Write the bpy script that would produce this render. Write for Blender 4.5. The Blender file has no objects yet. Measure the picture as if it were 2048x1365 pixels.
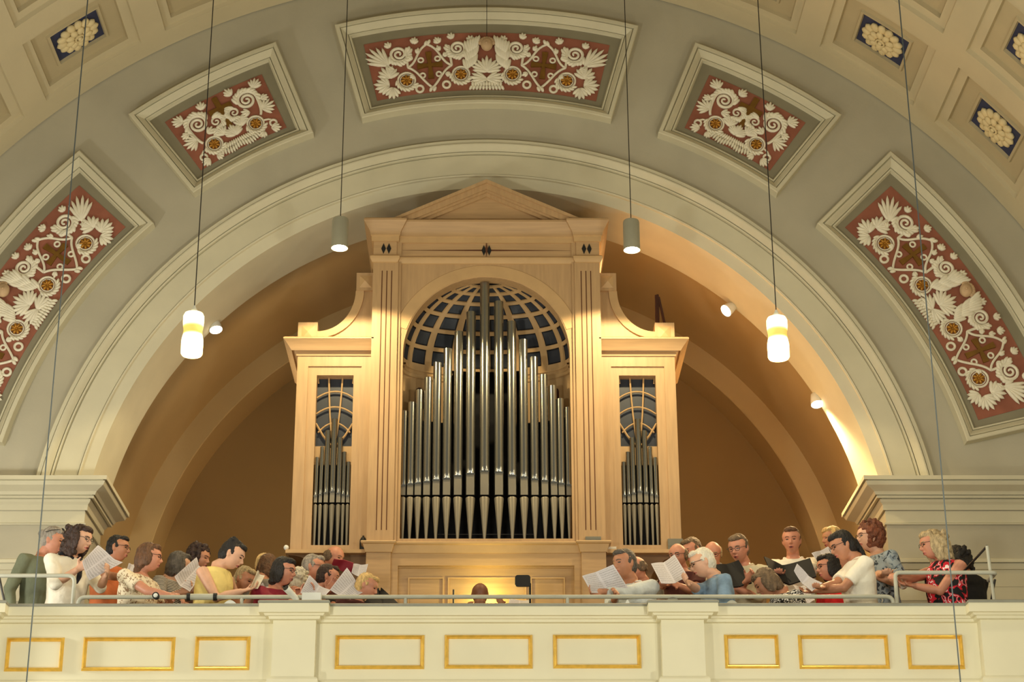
import bpy, bmesh, math, random
from mathutils import Vector, Matrix, noise
RAD = math.radians; PI = math.pi; V = Vector
scene = bpy.context.scene; COL = scene.collection
random.seed(7)

# ------------------------------------------------------------------ camera
F = 3900.0; W, H = 2048.0, 1365.0
TH, PSI, RO = RAD(21.9), RAD(.777), RAD(.235)
FW = V((math.sin(PSI)*math.cos(TH), math.cos(PSI)*math.cos(TH), math.sin(TH)))
_r = V((math.cos(PSI), -math.sin(PSI), 0)); _u = _r.cross(FW)
CR = _r*math.cos(RO) - _u*math.sin(RO); CU = _u*math.cos(RO) + _r*math.sin(RO)
def at(px, py, Y):
    v = FW + CR*((px-W/2)/F) - CU*((py-H/2)/F)
    return v*(Y/v.y)
def xr(pl, prt, py, Y):            # half width of something symmetric about the church axis
    return (at(prt, py, Y).x - at(pl, py, Y).x)/2
def zc(py, Y, px=973): return at(px, py, Y).z

cam = bpy.data.cameras.new('camera'); camo = bpy.data.objects.new('camera', cam); COL.objects.link(camo)
cam.sensor_fit = 'HORIZONTAL'; cam.sensor_width = 36; cam.lens = F/W*36; cam.clip_end = 200
m = Matrix((CR, CU, -FW)).transposed().to_4x4(); camo.matrix_world = m
scene.camera = camo
scene.view_settings.view_transform = 'Standard'; scene.view_settings.look = 'None'
scene.view_settings.gamma = 1; scene.view_settings.use_curve_mapping = False
scene.view_settings.exposure = 0.0

# ------------------------------------------------------------------ materials
def lin(c):
    o = []
    for x in c[:3]:
        x = x/255.0
        o.append(x/12.92 if x <= .04045 else ((x+.055)/1.055)**2.4)
    return (o[0], o[1], o[2], 1)
def mat(name, col, rough=.7, metal=0.0, var=.12, scale=6, bump=0.0, stretch=(1,1,1), emit=None, estr=0, detail=6, bscale=None, spec=.5):
    mt = bpy.data.materials.new(name); mt.use_nodes = True
    nt = mt.node_tree; b = nt.nodes['Principled BSDF']
    b.inputs['Roughness'].default_value = rough; b.inputs['Metallic'].default_value = metal
    b.inputs['Specular IOR Level'].default_value = spec
    c = lin(col)
    tc = nt.nodes.new('ShaderNodeTexCoord'); mp = nt.nodes.new('ShaderNodeMapping')
    mp.inputs['Scale'].default_value = stretch
    nt.links.new(tc.outputs['Object'], mp.inputs['Vector'])
    nz = nt.nodes.new('ShaderNodeTexNoise'); nz.inputs['Scale'].default_value = scale; nz.inputs['Detail'].default_value = detail
    nt.links.new(mp.outputs['Vector'], nz.inputs['Vector'])
    rp = nt.nodes.new('ShaderNodeValToRGB')
    rp.color_ramp.elements[0].position = .3; rp.color_ramp.elements[1].position = .7
    rp.color_ramp.elements[0].color = tuple(x*(1-var) for x in c[:3])+(1,)
    rp.color_ramp.elements[1].color = tuple(min(1, x*(1+var)) for x in c[:3])+(1,)
    nt.links.new(nz.outputs['Fac'], rp.inputs['Fac']); nt.links.new(rp.outputs['Color'], b.inputs['Base Color'])
    if bump:
        bp = nt.nodes.new('ShaderNodeBump'); bp.inputs['Strength'].default_value = bump; bp.inputs['Distance'].default_value = .02
        src = nz
        if bscale:
            src = nt.nodes.new('ShaderNodeTexNoise'); src.inputs['Scale'].default_value = bscale
            nt.links.new(mp.outputs['Vector'], src.inputs['Vector'])
        nt.links.new(src.outputs['Fac'], bp.inputs['Height']); nt.links.new(bp.outputs['Normal'], b.inputs['Normal'])
    if emit:
        b.inputs['Emission Color'].default_value = lin(emit); b.inputs['Emission Strength'].default_value = estr
    return mt
def mat_lamp(name, lo, hi, z0, z1, strength):      # lit glass shade: two bulbs, dimmer waist between them
    mt = bpy.data.materials.new(name); mt.use_nodes = True
    nt = mt.node_tree; b = nt.nodes['Principled BSDF']
    tc = nt.nodes.new('ShaderNodeTexCoord'); sp = nt.nodes.new('ShaderNodeSeparateXYZ')
    nt.links.new(tc.outputs['Object'], sp.inputs[0])
    mr = nt.nodes.new('ShaderNodeMapRange'); mr.inputs[1].default_value = z0; mr.inputs[2].default_value = z1
    nt.links.new(sp.outputs['Z'], mr.inputs[0])
    r = nt.nodes.new('ShaderNodeValToRGB'); cr = r.color_ramp
    cr.elements[0].position = 0; cr.elements[0].color = (.8,.8,.8,1); cr.elements[1].position = 1; cr.elements[1].color = (.45,.45,.45,1)
    for p, v in ((.12,1),(.40,1),(.48,.10),(.60,.10),(.68,.9),(.9,.9)):
        e = cr.elements.new(p); e.color = (v,v,v,1)
    nt.links.new(mr.outputs[0], r.inputs[0])
    mx = nt.nodes.new('ShaderNodeMix'); mx.data_type = 'RGBA'
    mx.inputs[6].default_value = lin(lo); mx.inputs[7].default_value = lin(hi)
    nt.links.new(r.outputs[0], mx.inputs[0]); nt.links.new(mx.outputs[2], b.inputs['Emission Color'])
    mu = nt.nodes.new('ShaderNodeMath'); mu.operation = 'MULTIPLY'; mu.inputs[1].default_value = strength
    nt.links.new(r.outputs[0], mu.inputs[0]); nt.links.new(mu.outputs[0], b.inputs['Emission Strength'])
    b.inputs['Base Color'].default_value = (.8,.6,.2,1)
    return mt
def mat_paper(name, tint=(206,202,208)):
    mt = bpy.data.materials.new(name); mt.use_nodes = True
    nt = mt.node_tree; b = nt.nodes['Principled BSDF']; b.inputs['Roughness'].default_value = .6
    uv = nt.nodes.new('ShaderNodeUVMap'); sp = nt.nodes.new('ShaderNodeSeparateXYZ'); nt.links.new(uv.outputs[0], sp.inputs[0])
    def M(op, a, bb=None, c=None):
        n = nt.nodes.new('ShaderNodeMath'); n.operation = op
        for i, x in enumerate((a, bb, c)):
            if x is None: continue
            if isinstance(x, (int, float)): n.inputs[i].default_value = x
            else: nt.links.new(x, n.inputs[i])
        return n.outputs[0]
    u, v = sp.outputs[0], sp.outputs[1]
    fr = M('FRACT', M('MULTIPLY', v, 11)); band = M('LESS_THAN', M('ABSOLUTE', M('SUBTRACT', fr, .5)), .33)
    st = M('LESS_THAN', M('FRACT', M('MULTIPLY', fr, 5)), .45)
    nz = nt.nodes.new('ShaderNodeTexNoise'); nz.inputs['Scale'].default_value = 1; nz.inputs['Detail'].default_value = 3
    mp = nt.nodes.new('ShaderNodeMapping'); mp.inputs['Scale'].default_value = (46, 60, 1)
    nt.links.new(uv.outputs[0], mp.inputs[0]); nt.links.new(mp.outputs[0], nz.inputs['Vector'])
    dots = M('GREATER_THAN', nz.outputs['Fac'], .53)
    ink = M('MAXIMUM', M('MULTIPLY', st, .45), M('MULTIPLY', dots, .85))
    uf = M('FRACT', M('MULTIPLY', u, 2))
    marg = M('MULTIPLY', M('LESS_THAN', M('ABSOLUTE', M('SUBTRACT', uf, .5)), .43), M('LESS_THAN', M('ABSOLUTE', M('SUBTRACT', v, .5)), .45))
    fac = M('MULTIPLY', M('MULTIPLY', M('MULTIPLY', band, ink), marg), .62)
    mx = nt.nodes.new('ShaderNodeMix'); mx.data_type = 'RGBA'
    mx.inputs[6].default_value = lin(tint); mx.inputs[7].default_value = lin((60,56,62))
    nt.links.new(fac, mx.inputs[0]); nt.links.new(mx.outputs[2], b.inputs['Base Color'])
    return mt
def mat_cells(name, cols, scale=22, rough=.8):      # printed fabric: patches of several colours
    mt = bpy.data.materials.new(name); mt.use_nodes = True
    nt = mt.node_tree; b = nt.nodes['Principled BSDF']; b.inputs['Roughness'].default_value = rough
    tc = nt.nodes.new('ShaderNodeTexCoord')
    nz = nt.nodes.new('ShaderNodeTexNoise'); nz.inputs['Scale'].default_value = scale; nz.inputs['Detail'].default_value = 1.5; nz.inputs['Distortion'].default_value = 1.2
    nt.links.new(tc.outputs['Object'], nz.inputs['Vector'])
    rp = nt.nodes.new('ShaderNodeValToRGB'); rp.color_ramp.interpolation = 'CONSTANT'
    n = len(cols)
    while len(rp.color_ramp.elements) < n: rp.color_ramp.elements.new(.5)
    for i, (p, c) in enumerate(cols):
        rp.color_ramp.elements[i].position = p; rp.color_ramp.elements[i].color = lin(c)
    nt.links.new(nz.outputs['Fac'], rp.inputs[0]); nt.links.new(rp.outputs[0], b.inputs['Base Color'])
    return mt
def mat_stripe(name, a, c, n):
    mt = bpy.data.materials.new(name); mt.use_nodes = True
    nt = mt.node_tree; b = nt.nodes['Principled BSDF']; b.inputs['Roughness'].default_value = .8
    tc = nt.nodes.new('ShaderNodeTexCoord'); wv = nt.nodes.new('ShaderNodeTexWave')
    wv.bands_direction = 'Z'; wv.inputs['Scale'].default_value = n; wv.inputs['Distortion'].default_value = 1.0
    nt.links.new(tc.outputs['Object'], wv.inputs[0])
    rp = nt.nodes.new('ShaderNodeValToRGB'); rp.color_ramp.interpolation = 'CONSTANT'
    rp.color_ramp.elements[0].color = lin(a); rp.color_ramp.elements[1].color = lin(c); rp.color_ramp.elements[1].position = .6
    nt.links.new(wv.outputs[0], rp.inputs[0]); nt.links.new(rp.outputs[0], b.inputs['Base Color'])
    return mt

MT = {}
MT['wall'] = mat('wall_plaster', (182,176,156), .85, var=.06, scale=1.6, bump=.05, bscale=40)
MT['stone'] = mat('trim_plaster', (208,202,176), .8, var=.05, scale=2.5, bump=.03, bscale=60)
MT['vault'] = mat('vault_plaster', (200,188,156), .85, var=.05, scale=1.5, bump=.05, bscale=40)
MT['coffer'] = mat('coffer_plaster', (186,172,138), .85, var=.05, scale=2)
MT['navy'] = mat('navy_paint', (48,54,84), .7, var=.15, scale=6)
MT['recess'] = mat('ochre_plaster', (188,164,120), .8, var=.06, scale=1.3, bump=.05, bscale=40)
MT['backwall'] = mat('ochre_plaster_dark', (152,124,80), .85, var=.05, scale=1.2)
MT['gutter'] = mat('panel_border', (140,134,112), .85, var=.06, scale=4)
MT['rose'] = mat('terracotta_paint', (150,92,72), .85, var=.15, scale=5)
MT['stucco'] = mat('white_stucco', (236,230,210), .7, var=.06, scale=14)
MT['angel'] = mat('stucco_flesh', (196,166,130), .7, var=.15, scale=14)
MT['gold'] = mat('gilding', (240,196,90), .28, metal=.7, var=.12, scale=20)
MT['rosgold'] = mat('rosette_gilding', (176,124,44), .42, metal=.5, var=.2, scale=20)
MT['oldgold'] = mat('dull_gilding', (128,92,34), .5, metal=.4, var=.15, scale=14)
MT['rosettecream'] = mat('cream_stucco', (222,204,158), .8, var=.08, scale=16)
MT['parapet'] = mat('cream_paint', (224,218,190), .6, var=.035, scale=2.2)
MT['lead'] = mat('grey_lead', (140,140,128), .6, var=.1, scale=8)
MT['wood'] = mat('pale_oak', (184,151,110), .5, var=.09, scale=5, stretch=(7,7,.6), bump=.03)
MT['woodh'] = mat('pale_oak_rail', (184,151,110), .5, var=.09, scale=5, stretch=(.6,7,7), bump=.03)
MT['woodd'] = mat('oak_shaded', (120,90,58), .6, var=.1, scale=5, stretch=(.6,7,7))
MT['bars'] = mat('lattice_oak', (194,160,114), .55, var=.06, scale=6)
MT['groove'] = mat('groove_brown', (92,52,26), .8, var=.1, scale=6)  # plain dark brown for the flute lines, frieze slit and middle lozenge
MT['slate'] = mat('slate_panel', (40,46,58), .45, var=.25, scale=4)
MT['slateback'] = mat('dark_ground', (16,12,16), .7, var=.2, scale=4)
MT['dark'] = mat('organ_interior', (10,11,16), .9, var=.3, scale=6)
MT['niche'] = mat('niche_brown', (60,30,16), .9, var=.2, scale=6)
MT['tin'] = mat('pipe_tin', (152,151,144), .22, metal=.95, var=.05, scale=3, stretch=(6,6,.8))
MT['tinmat'] = mat('pipe_tin_matt', (140,134,120), .5, metal=.6, var=.06, scale=5)
MT['black'] = mat('black_paint', (14,14,15), .6, var=.2, scale=8)
MT['blackcard'] = mat('black_card', (12,11,13), .7, var=.2, scale=10)
MT['redcard'] = mat('dark_red_card', (134,22,42), .6, var=.1, scale=10)
MT['cord'] = mat('cord_black', (26,24,22), .6, var=.1, scale=10)
MT['cordgrey'] = mat('cord_grey', (70,76,76), .5, var=.1, scale=10)
MT['rail'] = mat('rail_grey_paint', (186,186,172), .45, var=.05, scale=10)
MT['railshade'] = mat('rail_dark_steel', (58,56,54), .5, var=.1, scale=10)
MT['frost'] = mat('frosted_tube', (150,148,130), .4, var=.05, scale=6)
MT['white'] = mat('white_enamel', (228,230,224), .4, var=.03, scale=6)
MT['greybox'] = mat('grey_card', (124,122,110), .7, var=.08, scale=8)
MT['floor'] = mat('floor_boards', (120,96,66), .6, var=.15, scale=4, stretch=(.5,6,1))
MT['stonefloor'] = mat('floor_tiles', (150,136,112), .6, var=.12, scale=1.2)
MT['paper'] = mat_paper('printed_music'); MT['paper2'] = mat_paper('printed_music_cream', (222,214,196))
MT['lamp'] = mat_lamp('lit_opal_glass', (255,206,70), (255,236,176), 0, .40, 6)
MT['bulb'] = mat('lit_bulb', (255,250,235), emit=(255,238,200), estr=30)
MT['spotface'] = mat('lit_spot_lens', (255,250,240), emit=(255,236,205), estr=9)

# ------------------------------------------------------------------ mesh helpers
class MB:
    def __init__(s): s.v = []; s.f = []; s.mi = []; s.uv = None
    def add(s, vs, fs, mi=0):
        o = len(s.v); s.v += [V(p) for p in vs]; s.f += [tuple(i+o for i in f) for f in fs]; s.mi += [mi]*len(fs); return s
    def box(s, x0, x1, y0, y1, z0, z1, mi=0):
        p = [(x,y,z) for z in (z0,z1) for y in (y0,y1) for x in (x0,x1)]
        return s.add(p, [(0,2,3,1),(4,5,7,6),(0,1,5,4),(2,6,7,3),(0,4,6,2),(1,3,7,5)], mi)
    def prism(s, poly, y0, y1, mi=0):                # polygon in (x,z), extruded along y
        n = len(poly); p = [(x,y0,z) for x,z in poly]+[(x,y1,z) for x,z in poly]
        f = [tuple(range(n))[::-1], tuple(range(n,2*n))]+[(i,(i+1)%n,n+(i+1)%n,n+i) for i in range(n)]
        return s.add(p, f, mi)
    def grid(s, rows, mi=0, close=False, capu=False, capv=False):
        n = len(rows[0]); vs = [p for r in rows for p in r]; fs = []
        for i in range(len(rows)-1):
            for j in range(n if close else n-1):
                k = (j+1) % n; fs.append((i*n+j, i*n+k, (i+1)*n+k, (i+1)*n+j))
        if capv: fs += [tuple(range(n))[::-1], tuple((len(rows)-1)*n+j for j in range(n))]
        return s.add(vs, fs, mi)
    def arc(s, prof, a0, a1, n, cx=-.01, cz=4.92, mi=0, closed=False, caps=False):   # profile (r,y) swept round (cx,cz); angle from up, deg
        rows = []
        for i in range(n+1):
            a = RAD(a0+(a1-a0)*i/n)
            rows.append([(cx+r*math.sin(a), y, cz+r*math.cos(a)) for r, y in prof])
        return s.grid(rows, mi, close=closed, capv=caps)
    def hsweep(s, prof, path, mi=0, caps=True):      # profile (p,z) along a horizontal polyline, p to the right of travel
        n = len(path); offs = []
        def nrm(a, b):
            d = (V(b)-V(a)).normalized(); return V((d.y, -d.x))
        for i in range(n):
            n1 = nrm(path[i-1], path[i]) if i else nrm(path[0], path[1])
            n2 = nrm(path[i], path[i+1]) if i < n-1 else n1
            b = (n1+n2); b = b/(b.dot(n1)) if b.length > 1e-6 else n1
            offs.append(b)
        rows = [[(path[i][0]+offs[i].x*p, path[i][1]+offs[i].y*p, z) for p, z in prof] for i in range(n)]
        return s.grid(rows, mi, capv=caps)
    def tube(s, pts, rad, seg=8, mi=0, caps=True, flat=None):
        pts = [V(p) for p in pts]; n = len(pts)
        if isinstance(rad, (int,float)): rad = [rad]*n
        t = [(pts[min(i+1,n-1)]-pts[max(i-1,0)]).normalized() for i in range(n)]
        up = V((0,0,1)) if abs(t[0].z) < .9 else V((1,0,0))
        x = t[0].cross(up).normalized(); rows = []
        for i in range(n):
            x = (x - t[i]*x.dot(t[i])).normalized(); y = t[i].cross(x)
            rows.append([pts[i]+(x*math.cos(2*PI*k/seg)+y*math.sin(2*PI*k/seg))*rad[i] for k in range(seg)])
        return s.grid(rows, mi, close=True, capv=caps)
    def loft(s, rings, mi=0, caps=True): return s.grid(rings, mi, close=True, capv=caps)
    def ell(s, c, r, M=None, seg=12, rings=8, mi=0):
        if isinstance(r, (int,float)): r = (r,r,r)
        c = V(c); vs = []; fs = []
        for i in range(1, rings):
            a = PI*i/rings
            for k in range(seg):
                b = 2*PI*k/seg
                p = V((r[0]*math.sin(a)*math.cos(b), r[1]*math.sin(a)*math.sin(b), r[2]*math.cos(a)))
                vs.append(c+(M@p if M else p))
        top = V((0,0,r[2])); vs.append(c+(M@top if M else top)); vs.append(c-(M@top if M else top))
        for i in range(rings-2):
            for k in range(seg):
                k2 = (k+1) % seg; fs.append((i*seg+k, (i+1)*seg+k, (i+1)*seg+k2, i*seg+k2))
        T = (rings-1)*seg
        for k in range(seg):
            fs.append((T, k, (k+1) % seg)); fs.append((T+1, (rings-2)*seg+(k+1) % seg, (rings-2)*seg+k))
        return s.add(vs, fs, mi)
    def lathe(s, prof, c, seg=24, mi=0, caps=True):
        rows = [[(c[0]+r*math.cos(2*PI*k/seg), c[1]+r*math.sin(2*PI*k/seg), c[2]+z) for k in range(seg)] for r, z in prof]
        return s.grid(rows, mi, close=True, capv=caps)
    def mesh(s, name, mats, off=V((0,0,0)), smooth=None):
        me = bpy.data.meshes.new(name); me.from_pydata([tuple(p-off) for p in s.v], [], s.f)
        for mm in (mats if isinstance(mats, (list,tuple)) else [mats]): me.materials.append(MT[mm] if isinstance(mm, str) else mm)
        if any(s.mi): me.polygons.foreach_set('material_index', s.mi)
        if s.uv:
            l = me.uv_layers.new(name='UVMap')
            for lp in me.loops: l.data[lp.index].uv = s.uv[lp.vertex_index]
        b = bmesh.new(); b.from_mesh(me); bmesh.ops.recalc_face_normals(b, faces=b.faces[:]); b.to_mesh(me); b.free()
        if smooth is not None:
            me.shade_smooth(); me.set_sharp_from_angle(angle=RAD(smooth))
        me.update(); return me
    def build(s, name, mats, parent=None, smooth=None, loc=None):
        off = V((0,0,0))
        if parent is not None: off = wloc(parent)
        elif loc is not None: off = V(loc)
        base = off if parent is None else off
        me = s.mesh(name, mats, base, smooth)
        o = bpy.data.objects.new(name, me); COL.objects.link(o)
        if parent is not None: o.parent = parent
        elif loc is not None: o.location = loc
        return o
def wloc(o):
    p = V(o.location)
    while o.parent: o = o.parent; p = p+V(o.location)
    return p
def thing(name, label, cat, loc, group=None):
    o = bpy.data.objects.new(name, None); COL.objects.link(o); o.location = loc; o.empty_display_size = .1
    return tag(o, label, cat, group)
def tag(o, label, cat, group=None):
    o['label'] = label; o['category'] = cat
    if group: o['group'] = group
    return o
def struct(o): o['kind'] = 'structure'; return o
def lab(o, label): o['label'] = label; return o
def remesh(mb, vox, smooth_it=2, fac=.5):
    me = mb.mesh('tmp', 'white'); o = bpy.data.objects.new('tmp', me); COL.objects.link(o)
    md = o.modifiers.new('r', 'REMESH'); md.mode = 'VOXEL'; md.voxel_size = vox
    dg = bpy.context.evaluated_depsgraph_get(); ev = o.evaluated_get(dg)
    out = bpy.data.meshes.new_from_object(ev)
    bpy.data.objects.remove(o); bpy.data.meshes.remove(me)
    b = bmesh.new(); b.from_mesh(out)
    for _ in range(smooth_it): bmesh.ops.smooth_vert(b, verts=b.verts[:], factor=fac, use_axis_x=True, use_axis_y=True, use_axis_z=True)
    b.to_mesh(out); b.free(); out.materials.clear()
    return out
def bez(p0, p1, p2, p3, n=14):
    p0, p1, p2, p3 = map(V, (p0,p1,p2,p3)); r = []
    for i in range(n+1):
        t = i/n; r.append(p0*(1-t)**3+p1*3*t*(1-t)**2+p2*3*t*t*(1-t)+p3*t**3)
    return r

AX = -.01
# ================================================================== SETTING
YW = 17.5; ZC = 4.92; RV = 6.49; VX = -.086; VZ = 4.646
ZFL = 3.0                                            # balcony floor
ZIMP = 5.50
# --- front wall with the great arch opening
mb = MB()
def vault_r(a, cx, cz):                              # distance from arch centre to the vault circle at angle a
    d = V((math.sin(a), math.cos(a))); o = V((cx-VX, cz-VZ)); bb = o.dot(d); c = o.dot(o)-RV*RV
    return -bb+math.sqrt(bb*bb-c)
rows = []
for i in range(121):
    a = RAD(-84+168*i/120); r1 = vault_r(a, AX, ZC)+.06; r0 = 4.18
    rows.append([(AX+r*math.sin(a), y, ZC+r*math.cos(a)) for r, y in ((r0,YW+.3),(r0,YW),(r0+(r1-r0)*.33,YW),(r0+(r1-r0)*.66,YW),(r1,YW),(r1,YW+.3))])
mb.grid(rows)
for sx in (-1, 1):
    mb.box(*sorted((AX+sx*3.74, AX+sx*6.6)), YW, 18.28, -1.6, ZIMP)
    mb.box(*sorted((AX+sx*4.12, AX+sx*6.6)), YW, YW+.3, ZIMP, 5.6)
struct(mb.build('wall_front', 'wall', smooth=25))
# --- archivolt
mb = MB()
prof = [(4.27,YW+.02),(4.27,17.425),(4.262,17.415),(4.228,17.415),(4.227,17.452),(4.219,17.452),(4.218,17.40),(4.205,17.398),(4.185,17.41),(4.165,17.435),(4.152,17.452),(4.151,17.485),(4.144,17.485),(4.143,17.452),(4.128,17.455),(4.127,17.49),(4.119,17.49),(4.117,17.475),(3.906,17.475),(3.905,17.495),(3.899,17.495),(3.897,17.462),(3.883,17.468),(3.88,17.495),(3.775,17.53),(3.765,18.28),(3.93,18.28)]
mb.arc(prof, -81.5, 81.5, 140)
struct(mb.build('trim_1', ['stone'], smooth=30))
# --- recess vault, rib, back wall
mb = MB(); mb.arc([(3.93,18.24),(3.93,20.3)], -90, 90, 120)
for sx in (-1, 1): mb.add([(AX+sx*3.93,18.24,ZC),(AX+sx*3.93,20.3,ZC),(AX+sx*3.93,20.75,-1.6),(AX+sx*3.93,18.24,-1.6)], [(0,1,2,3)])
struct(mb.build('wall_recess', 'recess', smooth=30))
mb = MB(); mb.arc([(3.95,20.2),(3.69,20.2),(3.68,20.21),(3.66,20.75)], -90, 90, 120)
for sx in (-1, 1):
    mb.add([(AX+sx*3.95,20.2,ZC),(AX+sx*3.69,20.2,ZC),(AX+sx*3.68,20.21,ZC),(AX+sx*3.66,20.75,ZC),(AX+sx*3.95,20.2,ZFL),(AX+sx*3.69,20.2,ZFL),(AX+sx*3.68,20.21,ZFL),(AX+sx*3.66,20.75,ZFL)], [(0,1,5,4),(1,2,6,5),(2,3,7,6)])
struct(mb.build('trim_2', 'recess', smooth=30))
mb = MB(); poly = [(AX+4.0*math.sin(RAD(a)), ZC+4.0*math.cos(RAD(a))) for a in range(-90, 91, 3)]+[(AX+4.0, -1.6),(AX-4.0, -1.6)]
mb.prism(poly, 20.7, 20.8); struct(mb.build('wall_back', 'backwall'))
# --- entablature of each pier (cornice, frieze, architrave), returning into the reveal
def zz(py, p): return at(100, py, YW-p).z
prof = [(-.02,zz(951,.0)),(.225,zz(951,.225)),(.225,zz(959,.225)),(.185,zz(959.5,.185)),(.185,zz(961,.185)),(.205,zz(961.5,.205)),(.205,zz(963,.205)),(.19,zz(970,.19)),(.15,zz(977,.15)),(.118,zz(983,.118)),(.105,zz(989,.105)),(.105,zz(990,.105)),(.07,zz(990.2,.07)),(.07,zz(991.4,.07)),(.09,zz(991.6,.09)),(.09,zz(996.6,.09)),(.035,zz(997,.035)),(.035,zz(998.2,.035)),(.055,zz(998.5,.055)),(.05,zz(1004,.05)),(.03,zz(1010,.03)),(.025,zz(1021,.025)),(-.02,zz(1021.5,-.02)),(-.02,zz(1023,-.02)),(.004,zz(1023.3,.004)),(.004,zz(1046,.004)),(.022,zz(1047,.022)),(.018,zz(1050,.018)),(-.01,zz(1051,-.01)),(-.01,zz(1118,-.01)),(.05,zz(1119,.05)),(.05,zz(1126,.05)),(.01,zz(1126.5,.01)),(.01,zz(1128,.01)),(.03,zz(1128.3,.03)),(.022,zz(1140,.022)),(.008,zz(1141,.008)),(.008,zz(1175,.008)),(.004,zz(1176,0)),(.004,zz(1203,0)),(-.02,zz(1204,-.02))]
for i, sx in enumerate((-1, 1)):
    mb = MB()
    if sx < 0: path = [(AX-6.6,YW),(AX-3.74,YW),(AX-3.74,18.28),(AX-3.95,18.28)]
    else: path = [(AX+3.95,18.28),(AX+3.74,18.28),(AX+3.74,YW),(AX+6.6,YW)]
    mb.hsweep(prof, path)
    struct(mb.build('trim_%d' % (3+i), 'stone', smooth=28))
# --- nave vault with coffers
mb = MB(); PA = 12.3; PY = 1.39; Y0 = 17.355; 
def vp(a, y, h=0):
    r = RV+h; a = RAD(a); return (VX+r*math.sin(a), y, VZ+r*math.cos(a))
def ring(ca, cy, ha, hy, h, n=6):
    pts = []
    for i in range(n): pts.append(vp(ca-ha+2*ha*i/n, cy-hy, h))
    for i in range(n): pts.append(vp(ca+ha, cy-hy+2*hy*i/n, h))
    for i in range(n): pts.append(vp(ca+ha-2*ha*i/n, cy+hy, h))
    for i in range(n): pts.append(vp(ca-ha, cy+hy-2*hy*i/n, h))
    return pts
COFF = {}
for j in range(6):
    for k in range(-7, 8):
        ca = k*PA+.2; cy = Y0-PY*(j+.5)
        lv = [(PA/2,PY/2,0),(4.95,.545,0),(4.9,.54,.045),(4.05,.445,.05),(4.0,.44,.095),(2.62,.285,.1),(2.55,.278,.075),(2.32,.258,.075),(2.28,.253,.11)]
        rings = [ring(ca, cy, *l) for l in lv]
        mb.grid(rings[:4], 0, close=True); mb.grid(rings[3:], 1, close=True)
        mb.add(ring(ca, cy, 2.28, .253, .11), [tuple(range(24))], 2)
        COFF[(k,j)] = (ca, cy)
n = 120
mb.grid([[vp(-92.05+184.5*i/n, y, h) for i in range(n+1)] for y, h in ((Y0, 0), (YW-.014, 0), (YW-.014, .05), (YW+.1, .05))])
vlt = struct(mb.build('ceiling', ['vault','coffer','navy'], smooth=30))
for i, sx in enumerate((-1, 1)):
    mb = MB(); mb.box(*sorted((VX+sx*6.47, VX+sx*6.9)), 8.9, YW+.5, -1.6, VZ+.15)
    struct(mb.build(('wall_left','wall_right')[i], 'wall'))
mb = MB(); mb.box(-7, 7, -4, 20.8, -1.8, -1.6); struct(mb.build('floor', 'stonefloor'))
# --- balcony floor
mb = MB(); mb.box(-6.45, 6.3, 15.02, 17.45, ZFL-.25, ZFL); mb.box(-3.9, 3.88, 17.45, 20.75, ZFL-.25, ZFL)
fl2 = struct(mb.build('floor_balcony', 'floor'))
# ================================================================== STUCCO PANELS
def panel_frame(ac, ah, r0=4.66, r1=5.785):
    prof = [(0,-.02),(0,.115),(.008,.122),(.038,.122),(.040,.085),(.048,.085),(.050,.104),(.062,.098),(.085,.068),(.106,.05),(.107,.028),(.113,.028),(.114,.05),(.130,.048),(.133,.030),(.14,.012)]
    def loop(s, h):
        n = 26 if ah > 10 else 14; pts = []; ra, rb = r0+s, r1-s
        def q(a, r): return (AX+r*math.sin(RAD(a)), YW-h, ZC+r*math.cos(RAD(a)))
        A = lambda r: ah-math.degrees(s/r)
        for i in range(n): pts.append(q(ac-A(ra)+2*A(ra)*i/n, ra))
        for i in range(4): r = ra+(rb-ra)*i/4; pts.append(q(ac+A(r), r))
        for i in range(n): pts.append(q(ac+A(rb)-2*A(rb)*i/n, rb))
        for i in range(4): r = rb+(ra-rb)*i/4; pts.append(q(ac-A(r), r))
        return pts
    return MB().grid([loop(*p) for p in prof], close=True)
def panel_field(ac, ah, r0, r1, h):
    n = 30; rows = []
    for i in range(n+1):
        a = RAD(ac-ah+2*ah*i/n); rows.append([(AX+r*math.sin(a), YW-hh, ZC+r*math.cos(a)) for r, hh in ((r0,-.01),(r0,h),(r1,h),(r1,-.01))])
    return MB().grid(rows, capv=True)
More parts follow.
